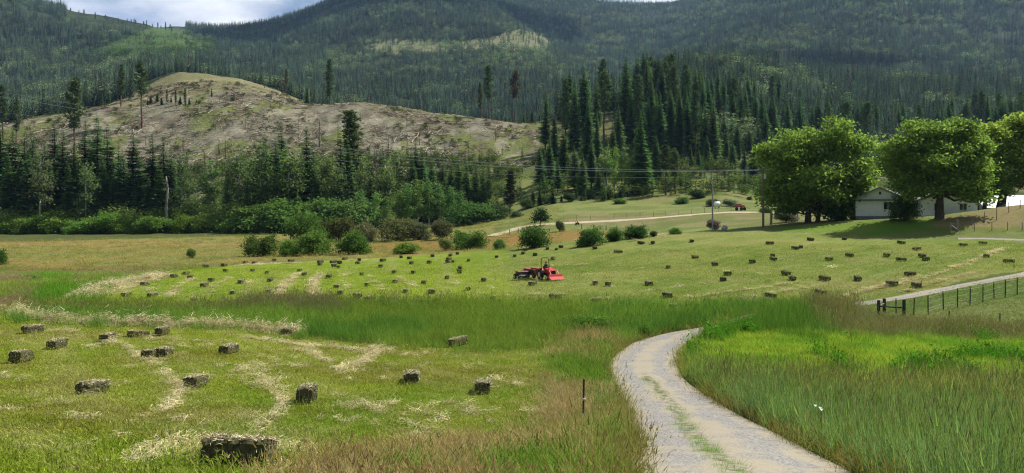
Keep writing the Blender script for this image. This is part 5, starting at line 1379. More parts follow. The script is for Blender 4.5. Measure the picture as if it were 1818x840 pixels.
Hs = empty('house', (hx0, 129, gz), -.30); tag(Hs, 'white one-storey house with two front gables and grey shingle roof', 'house')
def gable(x0, x1, y0, y1, wall_h, rise, over=.45, parent=Hs, found=.5, peak=True):
    """wing with its gable towards -Y"""
    w = x1 - x0; c = (x0 + x1) / 2
    MB().box((c, (y0 + y1) / 2, found / 2 - .4), (w - .06, y1 - y0 - .06, found + .8)).build('foundation', M_FOUND, parent)
    MB().prism([(x0, found), (x1, found), (x1, wall_h), (c, wall_h + rise), (x0, wall_h)], y0, y1, 'Y').build('wall', M_SIDING, parent)
    k = rise / (w / 2); e0, e1 = x0 - over, x1 + over; ze = wall_h - over * k
    for s_, ex in ((-1, e0), (1, e1)):
        MB().prism([(c, wall_h + rise + .05), (ex, ze + .05), (ex, ze + .2), (c, wall_h + rise + .2)], y0 - .5, y1, 'Y').build('roof', M_SHING, parent)
        MB().prism([(c, wall_h + rise - .02), (ex, ze - .02), (ex, ze + .19), (c, wall_h + rise + .19)], y0 - .56, y0 - .503, 'Y').build('fascia', M_FASC, parent)
gable(0, 7.0, 0, 9, 3.25, 1.75)
MB().box((3.5, -.28, 3.13), (8.0, .52, .16)).build('porch_eave', M_FASC, Hs)
MB().box((3.5, -.05, 3.0), (7.04, .06, .12)).build('frieze_board', M_FASC, Hs)
gable(9.6, 17.6, 1.0, 10, 3.1, 1.6)
# link with its ridge along X
MB().box((8.3, 6, .1), (2.6, 6, 1.0)).build('foundation', M_FOUND, Hs)
MB().box((8.3, 6.0, 1.85), (2.6, 6.0, 2.6)).build('wall', M_SIDING, Hs)
MB().prism([(2.4, 2.95), (2.4, 3.1), (6.5, 5.05), (10.6, 3.1), (10.6, 2.95), (6.5, 4.9)], 3.4, 13.5, 'X').build('roof', M_SHING, Hs)
def window(x, z, w, h, y, parent=Hs, n=2):
    f = MB(); b = .07
    f.box((x, y - .03, z + h / 2 + b / 2), (w + 2 * b, .08, b)).box((x, y - .03, z - h / 2 - b / 2), (w + 2 * b + .1, .12, b)).box((x - w / 2 - b / 2, y - .03, z), (b, .08, h)).box((x + w / 2 + b / 2, y - .03, z), (b, .08, h))
    for k in range(1, n): f.box((x - w / 2 + w * k / n, y - .025, z), (.05, .06, h))
    fr = f.build('window', M_WHITE, parent)
    for k in range(n): MB().box((x - w / 2 + w * (k + .5) / n, y - .012, z), (w / n - .05, .02, h)).build('pane', M_GLASS, fr)
window(4.75, 2.15, 1.25, 1.15, 0, n=2); window(12.2, 1.95, 1.3, 1.1, 1.0); window(15.6, 1.95, 1.0, 1.0, 1.0)
v = MB().box((3.6, -.02, 4.15), (.3, .05, .42)).build('gable_vent', M_DARK, Hs)
MB().box((8.3, 2.98, 1.7), (.95, .06, 2.1)).build('door', plain('green_door', (.06, .08, .06), .5), Hs)
MB().box((10.6, .62, .42), (1.6, .7, .5)).build('front_step', M_WHITE, Hs, .02)
MB().tube([(7.06, -.03, .5), (7.06, -.03, 3.0)], .05).build('downpipe', M_WHITE, Hs)
MB().box((4.3, -.06, 1.35), (.25, .1, .4)).build('meter_box', M_GREYP, Hs, .01)
MB().tube([(9.2, 4.6, 4.0), (9.2, 4.6, 5.0)], .07).build('roof_pipe', M_DARK, Hs)
# long white roofed shed at the right and a small one behind the house
def shed(name, px, d, L, wdt, eave, rise, label, zoff=0, rz=0.0, cat='shed'):
    x = (px - CX) / F * d; e = empty(name, (x, d, h1(x, d) + zoff), rz); tag(e, label, cat)
    MB().prism([(0, -.8), (wdt, -.8), (wdt, eave), (wdt / 2, eave + rise), (0, eave)], 0, L, 'X').build('wall', plain(name + '_boards', (.24, .235, .225), .8), e)
    for a, b in ((0, 1), (1, 0)):
        y0, y1 = (-.5, wdt / 2) if a == 0 else (wdt + .5, wdt / 2)
        z0 = eave - .5 * rise / (wdt / 2)
        MB().prism([(y0, z0 + .04), (y1, eave + rise + .04), (y1, eave + rise + .12), (y0, z0 + .12)], -.5, L + .4, 'X').build('roof', M_MROOF, e)
    r_ = MB()
    for k in range(int(L / .9)): r_.prism([(-.5, eave - rise / wdt + .125), (wdt / 2, eave + rise + .125), (wdt / 2, eave + rise + .16), (-.5, eave - rise / wdt + .16)], k * .9, k * .9 + .05, 'X')
    q = r_.build('roof_ribs', M_MROOF, e); q['kind'] = 'stuff'
    MB().box((-.03, wdt / 2, .9), (.05, 2.2, 2.4)).build('door', M_DARK, e)
    return e
p_ = at(1752, 146)
shed('long_shed', 1752, 146, 24, 9.5, 10.6 - 2.35 - p_.z, 2.2, 'long low shed with bright white metal roof behind the right-hand trees', rz=-.06)
p_ = at(1526, 160)
shed('small_shed', 1526, 160, 3.6, 4.5, 12.0 - p_.z - .95, .9, 'small shed with white metal roof peeping out left of the house roof')

# ------------------------------------------------------------------ poles and wires
M_POLE = plain('weathered_pole', (.12, .095, .07), .9, 0, .1)
M_POLEG = plain('grey_pole', (.26, .25, .23), .8, 0, .2)
M_WIRE = plain('aluminium_wire', (.42, .43, .44), .4, .2, .5)
def pole(px, base, top, m, label, r0, arm=True):
    p = ground_at(px, base, 100, 240); H = (base - top) * p.y / F
    e = empty('utility_pole', p); tag(e, label, 'power pole')
    MB().tube([(0, 0, -.6), (0, 0, H * .5), (0, 0, H)], [r0, r0 * .85, r0 * .65], 10).build('mast', m, e)
    if arm:
        MB().box((0, -.16, H - .35), (1.7, .1, .13)).build('crossarm', m, e)
        for x in (-.78, .78, 0):
            MB().wheel((x, -.16, H - .22 if x else H + .08), .05, .14, 10, Vector((0, 0, 1))).build('insulator', M_WHITE, e)
        MB().tube([(.22, -.2, H - 1.7), (.22, -.2, H - .9)], .19, 10).build('transformer', M_GREYP, e)
    else:
        MB().wheel((0, 0, H + .07), .05, .14, 10, Vector((0, 0, 1))).build('insulator', M_WHITE, e)
    return p, H
pr, HR = pole(1355, 405, 299, M_POLE, 'dark wooden power pole with crossarm left of the big yard tree', .19)
MB_ = None
pg, HG = pole(1265, 409, 318, M_POLEG, 'slim grey power pole rising from the twiggy shrub', .14, False)
# the far pole stands outside the frame on the logged slope; the span hangs across the whole valley
pl_ = at(-330, 330); HL = 11.0
e = empty('utility_pole', pl_); tag(e, 'power pole on the slope beyond the left edge', 'power pole'); MB().tube([(0, 0, -.6), (0, 0, HL)], [.19, .12], 8).build('mast', M_POLE, e); MB().box((0, 0, HL - .4), (1.9, .12, .13)).build('crossarm', M_POLE, e)
def wire(name, A, Bp, rows, r_, label):
    """hanging conductor: plan-straight between A and B, sag fitted to the rows it passes"""
    ts, zs, ws = [], [], []
    for c, r0 in rows:
        k = (c - CX) / F            # where the plan line crosses that column
        t = (k * A.y - A.x) / ((Bp.x - A.x) - k * (Bp.y - A.y)); y = A.y + (Bp.y - A.y) * t
        ts.append(t); zs.append(EYE + y * (HZ - r0) / F); ws.append(1 / y)
    pz = np.polyfit(ts, zs, 3, w=ws)
    pts = [(A.x + (Bp.x - A.x) * t, A.y + (Bp.y - A.y) * t, float(np.polyval(pz, t))) for t in np.linspace(0, 1, 90)]
    tag(MB().tube(pts, r_, 5).build(name, M_WIRE), label, 'power line', 'power lines over the valley')
A1 = pl_; B1 = Vector((pr.x, pr.y, 0))
wire('power_line', A1, B1 + Vector((-.7, 0, 0)), [(0, 163), (180, 196), (560, 254), (880, 292), (1100, 302), (1250, 302), (1345, 301)], .028, 'upper pale power line sagging across the valley to the dark pole')
wire('power_line', A1 + Vector((1, 1, 0)), B1 + Vector((.7, 0, 0)), [(0, 171), (160, 199), (560, 262), (880, 297), (1100, 304), (1250, 304), (1358, 302)], .034, 'middle pale power line just below the upper one')
wire('power_line', A1 + Vector((0, -3, 0)), B1 + Vector((0, -.2, 0)), [(0, 198), (60, 209), (560, 277), (700, 295), (880, 310), (1100, 316), (1250, 314), (1355, 309)], .018, 'lowest thin power line sagging across the valley')

# ------------------------------------------------------------------ fences and posts
M_POST = plain('dark_post', (.045, .04, .035), .9, 0, .1)
M_OLDW = plain('old_wood', (.20, .17, .13), .9, 0, .1)
M_FWIRE = plain('fence_wire', (.20, .20, .19), .5, .5)
def fence(name, posts, label, m, r0, dmin, dmax, wires=3, hmax=None, d0=None):
    """posts: (px, top row, base row)"""
    P = [(ground_at(a, c, dmin, dmax), b, c) for a, b, c in posts]
    e = empty(name, P[0][0]); tag(e, label, 'fence'); tops = []
    for p, b, c in P:
        H = (c - b) * p.y / F; l = p - P[0][0]
        w = [RNG.normal() * .02 * H for _ in range(2)]
        MB().tube([(l.x, l.y, l.z - .3), (l.x + w[0], l.y + w[1], l.z + H)], [r0 * 1.1, r0 * .9], 6).build('post', m, e); tops.append((l + Vector((w[0], w[1], 0)), H))
    for k in range(wires):
        f = [.92, .62, .34, .2][k]
        MB().tube([tuple(l + Vector((0, -r0, H * f))) for l, H in tops], .004, 4).build('wire', M_FWIRE, e)
    return P
RF = [(1591,530,557),(1622,529,560),(1648,525,559),(1675,517,550),(1700,512,546),(1722,510,542),(1745,506,537),(1765,501,531),(1785,496,528),(1806,493,523),(1826,489,518),(1850,484,513)]
fence('wire_fence', RF, 'wire fence of slim dark posts below the right-hand gravel road', M_POST, .036, 46, 62, 4)
fence('wire_fence', [(1725,383,400),(1748,376,394),(1769,367,391),(1791,359,378),(1811,354,370),(1838,348,364)], 'thin-posted wire fence climbing the brown knoll', M_OLDW, .05, 100, 124, 2)
fence('wire_fence', [(1702,394,411),(1730,395,411),(1761,395,409),(1789,394,409),(1815,394,409),(1845,393,408)], 'thin-posted wire fence along the foot of the brown knoll', M_OLDW, .05, 98, 122, 2)
fence('wire_fence', [(a, b, c) for a, b, c in [(905,407,416),(920,405,414),(940,401,410),(1033,398,407),(1054,399,408),(1076,400,408),(1095,400,408),(1122,398,406)]], 'dark short-posted fence along the near side of the dirt lane', M_POST, .08, 140, 230, 2)
fence('wire_fence', [(1001,384,393),(1024,382,392),(1048,382,391),(1090,379,388),(1113,378,387),(1136,377,386),(1160,376,385),(1182,375,384),(1205,373,382),(1228,371,380),(1251,369,378),(1275,367,376),(1298,366,375)], 'thin post fence on the far side of the dirt lane', M_OLDW, .05, 160, 260, 2)
# H-shaped brace of thick posts at the pasture corner
a = ground_at(1560, 561, 44, 60); b = ground_at(1570, 556, 44, 62); c = ground_at(1605, 561, 44, 60)
e = empty('fence_brace', a); tag(e, 'thick dark wooden corner brace of three posts and a rail by the pasture', 'fence brace')
for p, tp_, bs in ((a, 533, 561), (b, 530, 556), (c, 532, 561)):
    l = p - a; MB().tube([(l.x, l.y, l.z - .3), (l.x, l.y, l.z + (bs - tp_) * p.y / F)], [.11, .10], 10).build('post', M_POST, e)
ll = c - a
MB().tube([(.0, -.1, .62), (ll.x, ll.y - .1, ll.z + .52)], .045, 8).build('rail', M_POST, e)
lb = b - a; MB().tube([(0, 0, .66), (lb.x, lb.y, lb.z + .62)], .04, 8).build('rail', M_GREYWOOD, e)
a = ground_at(1688, 411, 98, 122); c = ground_at(1700, 411, 98, 122)
e = empty('fence_brace', a); tag(e, 'brown wooden brace of two posts with pale diagonal on the knoll', 'fence brace'); l = c - a
MB().tube([(0, 0, -.3), (0, 0, 1.25)], .14, 8).build('post', M_OLDW, e); MB().tube([(l.x, l.y, -.3), (l.x, l.y, 1.7)], .15, 8).build('post', M_OLDW, e)
MB().tube([(0, 0, 1.1), (l.x, l.y, 1.1)], .07, 6).build('rail', M_OLDW, e); MB().tube([(.05, -.1, .9), (l.x, l.y - .1, .25)], .05, 6).build('diagonal_brace', M_WHITE, e)
def post(name, px, top, base, r0, m, label, dmin, dmax, cat='post', bits=()):
    p = ground_at(px, base, dmin, dmax); H = (base - top) * p.y / F
    e = empty(name, p); tag(e, label, cat)
    MB().tube([(0, 0, -.3), (.02 * H, 0, H)], r0, 6).build('shaft', m, e)
    for f, m2 in bits: MB().wheel((.02 * H * f, 0, H * f), r0 * 1.9, .05, 8, Vector((0, 0, 1))).build('clip', m2, e)
post('steel_post', 1035, 673, 752, .028, M_POST, 'black steel fence post in the dry grass left of the road', 12, 30, bits=((.55, M_GREYP), (.2, M_GREYP)))
post('steel_post', 1047, 597, 618, .022, M_POST, 'thin distant post in the dry grass above the road bend', 30, 60)
post('steel_post', 1685, 552, 571, .035, M_POST, 'short dark post standing alone in the pasture, left one', 38, 56)
post('steel_post', 1775, 556, 574, .035, M_POST, 'short dark post standing alone in the pasture, right one', 38, 56)
M_STAKE = plain('rusty_stake', (.26, .10, .05), .8)
post('marker_stake', 1636, 498, 512, .025, M_STAKE, 'thin rusty stake beside a bale near the right road', 45, 80)
post('marker_stake', 1800, 464, 478, .025, M_STAKE, 'thin rusty stake at the right end of the hay field', 50, 95)
post('marker_stake', 1517, 534, 552, .02, M_STAKE, 'thin rusty stake in the brown grass left of the brace', 40, 70)
post('marker_stake', 1600, 409, 418, .03, M_OLDW, 'small wooden stake at the far field edge', 95, 122)
post('wooden_post', 1369, 379, 399, .2, M_OLDW, 'old brown stump-like post right of the dark power pole', 110, 160)

# ------------------------------------------------------------------ small things by the lane
def rock(name, px, base, w, h, m, label, dmin, dmax, seed, cat='rock'):
    p = ground_at(px, base, dmin, dmax); W = w * p.y / F; H = h * p.y / F
    import bmesh
    bm = bmesh.new(); bmesh.ops.create_icosphere(bm, subdivisions=3, radius=1)
    r = np.random.default_rng(seed); k = unit(r, 9); q = r.uniform(.6, 1.0, 9)
    for v in bm.verts:
        d = v.co.normalized(); f = min([1.0] + [q[i] / max(1e-3, d.dot(Vector(k[i]))) for i in range(9) if d.dot(Vector(k[i])) > .2])
        v.co = d * f
    for v in bm.verts: v.co = Vector((v.co.x * W / 2, v.co.y * W / 2.4, (v.co.z + .55) * H / 1.5))
    me = bpy.data.meshes.new(name); bm.to_mesh(me); bm.free(); o = obj(name, me, m, None, p)
    return tag(o, label, cat)
rock('boulder', 1286, 409, 12, 9, plain('pale_rock', (.24, .23, .21), .9), 'pale-topped dark boulder beside the grey power pole', 110, 190, 5)
rock('boulder', 1383, 387, 9, 5, plain('brown_rock', (.07, .05, .04), .9), 'low dark brown lump on the dirt right of the stump-like post', 120, 230, 6)
# white tank
p = ground_at(1273, 370, 190, 260); e = empty('white_tank', p, .2); tag(e, 'small white tank on a frame by the lane', 'tank')
MB().wheel((0, 0, 1.1), .62, 1.5, 18, Vector((1, 0, 0)), [(-.75, .2), (-.72, .45), (-.6, .62), (.6, .62), (.72, .45), (.75, .2)]).build('tank', M_WHITE, e, 0, True)
MB().box((-.5, 0, .3), (.1, .8, .7)).box((.5, 0, .3), (.1, .8, .7)).box((0, 0, .2), (1.4, .1, .1)).build('stand', M_GREYP, e)
MB().wheel((.3, 0, 1.75), .2, .14, 12, Vector((0, 0, 1))).build('lid', M_WHITE, e)
# red farm implement
p = ground_at(1313, 374, 180, 260); e = empty('farm_implement', p, .15); tag(e, 'dull red wheeled farm implement with a pale top by the lane', 'farm machine')
MB().box((0, 0, 1.05), (2.2, 1.1, .5)).box((-.2, 0, 1.4), (1.2, .8, .3)).build('frame', M_DRED, e, .05)
MB().prism([(-.7, 1.6), (.5, 1.6), (.2, 1.95), (-.6, 2.1)], -.35, .35, 'Y').build('hopper', plain('pale_yellow_paint', (.55, .50, .28), .6), e, .03)
for x in (-1.0, .2, 1.0): MB().wheel((x, -.6, .42), .42, .22, 14, Vector((0, 1, 0))).build('tyre', M_BLACK, e); 
MB().tube([(1.1, 0, .8), (2.6, 0, .55)], .07).tube([(-1.1, 0, .8), (-3.4, 0, .6)], .06).build('drawbar', M_DARK, e)
# small yellow machine on the lane
p = ground_at(1025, 399, 150, 240); e = empty('yellow_mower', p, -.3); tag(e, 'tiny yellow and black mower on the pale lane', 'mower')
MB().box((0, 0, .32), (.75, .5, .3)).build('deck', M_DARK, e, .04); MB().box((.1, 0, .62), (.45, .42, .34), None, .7).build('engine_cover', plain('yellow_paint', (.62, .40, .05), .5), e, .04)
for x in (-.3, .3):
    for y in (-.28, .28): MB().wheel((x, y, .16), .16, .1, 12, Vector((0, 1, 0))).build('wheel', M_BLACK, e)
MB().tube([(-.3, -.2, .4), (-.8, -.2, 1.0), (-.8, .2, 1.0), (-.3, .2, .4)], .025).build('handle', M_DARK, e)
# ------------------------------------------------------------------ grass, stubble and loose hay
def blades(seed, n, h, spread, width, lean=.35, seg=3, heads=0.0, curl=.5):
    L = Leaves(seed); r = L.r
    b = np.column_stack([r.normal(size=(n, 2)) * spread, np.zeros(n)])
    a = r.uniform(0, 6.283, n); d = np.column_stack([np.cos(a), np.sin(a), np.zeros(n)]); s_ = np.column_stack([-np.sin(a), np.cos(a), np.zeros(n)])
    H = h * r.uniform(.55, 1.15, n); ln = lean * r.uniform(.2, 1.3, n) * H
    v = r.uniform(.65, 1.35, n)
    for k in range(seg):
        t0, t1 = k / seg, (k + 1) / seg
        def P(t): return b + d * (ln * t ** (1 + curl))[:, None] + np.column_stack([np.zeros(n), np.zeros(n), H * t * (1 - .18 * t * lean)])
        w0, w1 = width * (1 - t0 ** 1.5), width * (1 - t1 ** 1.5)
        if k < seg - 1:
            L.tris(P(t0) - s_ * w0, P(t0) + s_ * w0, P(t1) + s_ * w1, v, np.zeros(n)); L.tris(P(t0) - s_ * w0, P(t1) + s_ * w1, P(t1) - s_ * w1, v, np.zeros(n))
        else: L.tris(P(t0) - s_ * w0, P(t0) + s_ * w0, P(t1), v, np.zeros(n))
    m = int(n * heads)
    if m:
        tip = P(1.0)[:m]; q = np.column_stack([np.zeros(m), np.zeros(m), np.full(m, h * .16)]) + d[:m] * h * .05
        for k in range(2):
            o = (s_ if k else d)[:m] * h * .011
            L.tris(tip - q * .3 - o, tip - q * .3 + o, tip + q, r.uniform(.8, 1.35, m), np.full(m, .35))
    return L.mesh('blades')
def straw(seed, n, spread, ln, rise=.06):
    L = Leaves(seed); r = L.r
    c = np.column_stack([r.normal(size=(n, 2)) * spread, np.abs(r.normal(size=n)) * rise + .01]); a = r.uniform(0, 6.283, n)
    d = np.column_stack([np.cos(a), np.sin(a), r.uniform(-.15, .25, n)]) * (ln * r.uniform(.5, 1.3, n))[:, None]; s_ = np.column_stack([-np.sin(a), np.cos(a), r.uniform(-.6, .6, n)]) * ln * .045
    L.tris(c - d - s_, c - d + s_, c + d, r.uniform(.6, 1.35, n)); return L.mesh('straw')
def weed(seed):
    L = Leaves(seed); r = L.r; lob = [((r.normal() * .18, r.normal() * .18, r.uniform(.15, .55)), (.16, .16, .14)) for _ in range(8)]
    return leaf_cloud(L, lob, 150, .07, .25, .2).mesh('weed')
def daisy(seed):
    L = Leaves(seed); a = np.arange(8) * .785; z = .62
    c = np.tile([[0, 0, z]], (8, 1)); t = np.stack([np.cos(a) * .028, np.sin(a) * .028, np.full(8, z + .03)], 1); t2 = np.stack([np.cos(a + .6) * .028, np.sin(a + .6) * .028, np.full(8, z + .03)], 1)
    L.tris(c, t, t2, np.ones(8), np.zeros(8)); return L.mesh('daisy')
C_GRASS = protos([blades(800, 36, .8, .16, .0055, .45), blades(801, 32, .95, .2, .005, .6, 3, .25), blades(802, 40, .65, .18, .006, .7), blades(803, 26, .9, .15, .0042, .4, 3, .8), blades(804, 28, .8, .2, .0045, .7, 3, .7), weed(805)], M_GRASS)
C_STUB = protos([blades(810, 48, .065, .16, .0055, .9, 2), blades(811, 44, .085, .18, .0055, .8, 2), blades(812, 36, .05, .2, .008, 1.2, 2)], M_GRASS)
C_STRAW = protos([straw(820, 60, .10, .11), straw(821, 70, .13, .14, .07), straw(822, 50, .08, .09, .04)], M_GRASS)
def field(bands):
    X, Y, S = [], [], []
    for d0, d1, dens, sz in bands:
        c0, c1 = -190, 2010
        n = int((c1 - c0) / F * (d1 ** 2 - d0 ** 2) / 2 * dens)
        D = np.sqrt(RNG.uniform(d0 * d0, d1 * d1, n)); c = RNG.uniform(c0, c1, n); X.append((c - CX) / F * D); Y.append(D); S.append(np.full(n, sz))
    return np.concatenate(X), np.concatenate(Y), np.concatenate(S)
def lay(name, X, Y, S, keep, idx, scl, tint, coll, label, tilt=.12):
    X, Y = X[keep], Y[keep]; n = len(X); Z = height(X, Y)
    scatter(name, np.column_stack([X, Y, Z - .012]), np.column_stack([RNG.normal(size=n) * tilt, RNG.normal(size=n) * tilt, RNG.uniform(0, 6.283, n)]), scl[keep], idx[keep], np.clip(tint[keep], 0, 1), coll, label)
    return n
def rgb(m, a, b, f): return np.asarray(a)[None] * (1 - f[:, None]) + np.asarray(b)[None] * f[:, None]
# tall grass of the ditch, the right-hand meadow and the verges
X, Y, S = field([(8, 14, 62, .8), (14, 22, 46, .9), (22, 34, 26, 1.05), (34, 50, 17, 1.2), (50, 72, 10, 1.45), (72, 100, 2.2, 1.7), (100, 236, .22, 3.0)])
n = len(X); q0 = zones(X, Y); q = zones(X + RNG.normal(size=n) * .45, Y + RNG.normal(size=n) * 1.0); D = q['D']
for k_ in ('lower', 'upper'): q[k_] = q[k_] & q0[k_]
meadow = (D > 100) & (D < 240) & (q['px'] < 1000) & ~q['upper'] & (q['py'] < 480)
road = PR.get(X, Y); med = PM.get(X, Y)
n1 = fbm(X / 3.5, Y / 3.5, 201, 4); n2 = fbm(X / .9, Y / .9, 203, 3); n3 = fbm(X / 9, Y / 9, 207, 4)
tall = q['ditch'] | q['rightg'] | q['lime'] | q['brown'] | q['dryv'] | q['front']
marsh = (D > 60) & (D < 100) & ~q['upper'] & ~q['past'] & (q['px'] < 420)
keep = (tall | marsh | meadow) & ((road < .40 + .30 * n2 * (n1 > .45)) | ((med > .3) & (RNG.random(n) < 1.2 * n2 - .1)))
keep &= ~(q['front'] & (RNG.random(n) < .25))
keep &= ~((D < 62) & (PL.get(X, Y) > .45) & (RNG.random(n) < .95))
kk = 2.15
tint = rgb(n, lin((84, 120, 46)) * .46, lin((108, 136, 52)) * .46, ss(.35, .65, n1))
H = np.full(n, .95); idx = RNG.integers(0, 3, n)
back = q['ditch'] & (D > 52)
bk = q['ditch'] & (RNG.random(n) < ss(56, 61, D + (n3 - .5) * 6))
tint[bk] = rgb(n, lin((120, 110, 86)) * .45, lin((106, 118, 68)) * .45, n2)[bk]; idx[bk] = RNG.integers(3, 5, bk.sum())
edge = q['ditch']; tint[edge] *= 1.18
yl = q['ditch'] & (q['px'] > 600) & (n3 > .5); tint[yl] = rgb(n, lin((104, 134, 48)) * .46, lin((122, 142, 56)) * .46, n1)[yl]; H[yl] *= .8
rg = q['rightg']; tint[rg] = rgb(n, lin((110, 136, 68)) * .58, lin((142, 152, 72)) * .58, ss(.35, .65, n1))[rg]; H[rg] = .92
blu = rg & (n3 > .50) & (RNG.random(n) < .4); tint[blu] = lin((108, 138, 82)) * .52 * (0.8 + .4 * n2[blu][:, None])
rs = rg & (RNG.random(n) < .08 + .32 * ss(23, 29, D)); idx[rs] = RNG.integers(3, 5, rs.sum()); tint[rs] = rgb(n, lin((118, 114, 78)) * .5, lin((104, 122, 64)) * .5, n2)[rs]
lm = q['lime']; tint[lm] = rgb(n, lin((102, 142, 42)) * .46, lin((136, 158, 50)) * .50, ss(.38, .62, n1))[lm]; H[lm] = .38 + .3 * n3[lm]; idx[lm] = 2
dk = lm & (n1 > .67); tint[dk] = lin((78, 126, 34)) * .5; H[dk] = .8; idx[dk] = RNG.choice([0, 2, 0, 2, 1, 5], dk.sum())
br = q['brown']; tint[br] = rgb(n, lin((128, 122, 84)) * .5, lin((100, 118, 60)) * .5, n2)[br]; idx[br] = RNG.integers(3, 5, br.sum()); H[br] = np.where(q['px'] < 1490, 1.1, .34 + .3 * (q['py'] > 585))[br]; brg = br & (q['px'] < 1450); tint[brg] = lin((92, 130, 46)) * .44; idx[brg] = 0
dv = q['dryv'] | q['front']; tint[dv] = rgb(n, lin((152, 140, 96)) * .5, lin((120, 130, 66)) * .5, ss(.48, .76, n1 * .7 + n2 * .3))[dv]; idx[dv] = RNG.integers(1, 5, dv.sum()); H[dv] = np.where(q['front'], .26 + .22 * n3, .58)[dv]
red = q['front'] & (n3 > .5) & (RNG.random(n) < .25); tint[red] = lin((132, 110, 80)) * .5
gr = dv & (n1 > .63); tint[gr] = lin((98, 128, 44)) * .5; idx[gr] = RNG.integers(0, 3, gr.sum())
tint[meadow] = rgb(n, lin((150, 142, 78)) * .42, lin((124, 134, 66)) * .42, ss(.4, .6, n3))[meadow]; H[meadow] = .55
tint[marsh] = rgb(n, lin((120, 138, 58)) * .5, lin((132, 118, 86)) * .5, ss(.42, .6, n3))[marsh]; H[marsh] = .55
lush = marsh & (q['py'] > 488) & (q['px'] > 60) & (n3 > .5); tint[lush] = lin((98, 142, 44)) * .45; H[lush] = .7
nearroad = (road > .12) & (D < 60); H[nearroad] *= .55; tint[nearroad] = rgb(n, lin((140, 120, 72)) * .5, lin((104, 118, 50)) * .5, n2)[nearroad]
m_ = med > .3; H[m_] = .20; S = np.where(m_, S * .55, S); idx[m_] = 2; tint[m_] = lin((100, 134, 46)) * .5
for bx_, by_ in BPOS:      # the grass does not grow through a bale nor right before it
    if by_ < 75:
        ddx, ddy = X - bx_, Y - by_
        keep &= ~((np.abs(ddx) < .75) & (ddy > -1.5) & (ddy < .45))
rsz = RNG.uniform(.7, 1.3, n); S = np.where(idx == 5, S * .6, S)
scl = np.column_stack([S * rsz, S * rsz, H * rsz * RNG.uniform(.8, 1.2, n) * 1.05])
tint = tint * RNG.uniform(.75, 1.3, (n, 1)) * kk * RNG.uniform(.94, 1.06, (n, 3))
lay('tall_grass', X, Y, S, keep, idx, scl, tint, C_GRASS, 'tall uncut grass in the ditch, the right meadow and along the road')
# mown grass
X, Y, S = field([(8.5, 15, 48, 1.), (15, 24, 30, 1.15), (24, 38, 15, 1.4), (38, 62, 6, 2.0), (62, 100, 1.8, 3.0)])
q = zones(X, Y); n = len(X); gc, _ = ground_colour(X, Y)
keep = (q['lower'] | q['upper'] | q['past'] | (q['front'] & (RNG.random(n) < .7))) & (PR.get(X, Y) < .3) & (PL.get(X, Y) < .42 + .2 * RNG.random(n))
rsz = RNG.uniform(.7, 1.4, n); idx = RNG.integers(0, 3, n)
dry = RNG.random(n) < .08
tint = gc * np.array([1.75, 1.82, 1.6]) * RNG.uniform(.7, 1.35, (n, 1)); tint[dry] = lin((186, 174, 112)) * .6 * RNG.uniform(.7, 1.2, (dry.sum(), 1))
lay('mown_grass', X, Y, S, keep, idx, np.column_stack([S * rsz, S * rsz, rsz * (.8 + .2 * S)]), tint, C_STUB, 'short mown grass stubble of the hay fields', .2)
# loose hay
X, Y, S = field([(8.5, 15, 95, .9), (15, 26, 75, 1.0), (26, 42, 50, 1.2), (42, 66, 28, 1.5), (66, 125, 11, 2.2)])
n = len(X); s_ = PL.get(X, Y); q = zones(X, Y)
stray = (q['lower'] | q['front']) & (fbm(X / 2.2, Y / 2.2, 211, 4) > .64) & (RNG.random(n) < .04)
keep = ((s_ * (.45 + fbm(X / .8, Y / .8, 213, 3)) > RNG.uniform(.25, .80, n)) & (q['lower'] | q['upper'] | q['front'] | (s_ > .6)) & ~(q['rightg'] | q['lime'])) | stray
keep &= PR.get(X, Y) < .3
rsz = RNG.uniform(.7, 1.35, n); thick = ss(.8, 1.2, s_)
tint = rgb(n, lin((222, 214, 176)) * .9, lin((190, 182, 138)) * .82, RNG.random(n)) * RNG.uniform(.75, 1.2, (n, 1))
lay('loose_hay', X, Y, S, keep, RNG.integers(0, 3, n), np.column_stack([S * rsz, S * rsz, rsz * (1 + 3.2 * thick)]), tint, C_STRAW, 'pale loose hay lying in rows on the mown fields', .15)
# logging slash on the cut slope
sl = []
for s_ in range(4):
    L = Leaves(830 + s_); r = L.r
    for k in range(7):
        a = r.uniform(0, 3.14); d = np.array([math.cos(a), math.sin(a), r.uniform(-.12, .18)]) * r.uniform(.6, 2.6); c = np.array([r.normal() * 1.4, r.normal() * 1.4, r.uniform(.05, .25)]); u = np.array([-d[1], d[0], 0]) / np.linalg.norm(d) * r.uniform(.07, .15); w = np.array([0, 0, 1]) * r.uniform(.06, .13)
        A = np.array([c - d - u, c - d + u, c - d + w, c - d - u]); B_ = np.array([c + d - u, c + d + u, c + d + w, c + d - u])
        for i in range(3):
            L.tris(A[i:i + 1], B_[i:i + 1], B_[i + 1:i + 2]); L.tris(A[i:i + 1], B_[i + 1:i + 2], A[i + 1:i + 2])
    sl.append(L.mesh('slash'))
C_SLASH = protos(sl + [weed(840)], M_WOOD_FAR)
x, y = band(305, 520, 2.7, -150, 1010)
C = CX + F * x / y; gv = fbm(x / 12, y / 24, 221, 4)
keep = (RNG.random(len(x)) < ss(.36, .62, gv) * .9 + .08)
x, y = x[keep], y[keep]; n = len(x)
idx = RNG.integers(0, 5, n); tint = np.where((RNG.random(n) < .5)[:, None], lin((178, 170, 150)) * .62, lin((130, 116, 96)) * .6) * RNG.uniform(.6, 1.3, (n, 1)); w_ = idx == 4; tint[w_] = lin((96, 112, 60)) * .5 * RNG.uniform(.6, 1.3, (w_.sum(), 1))
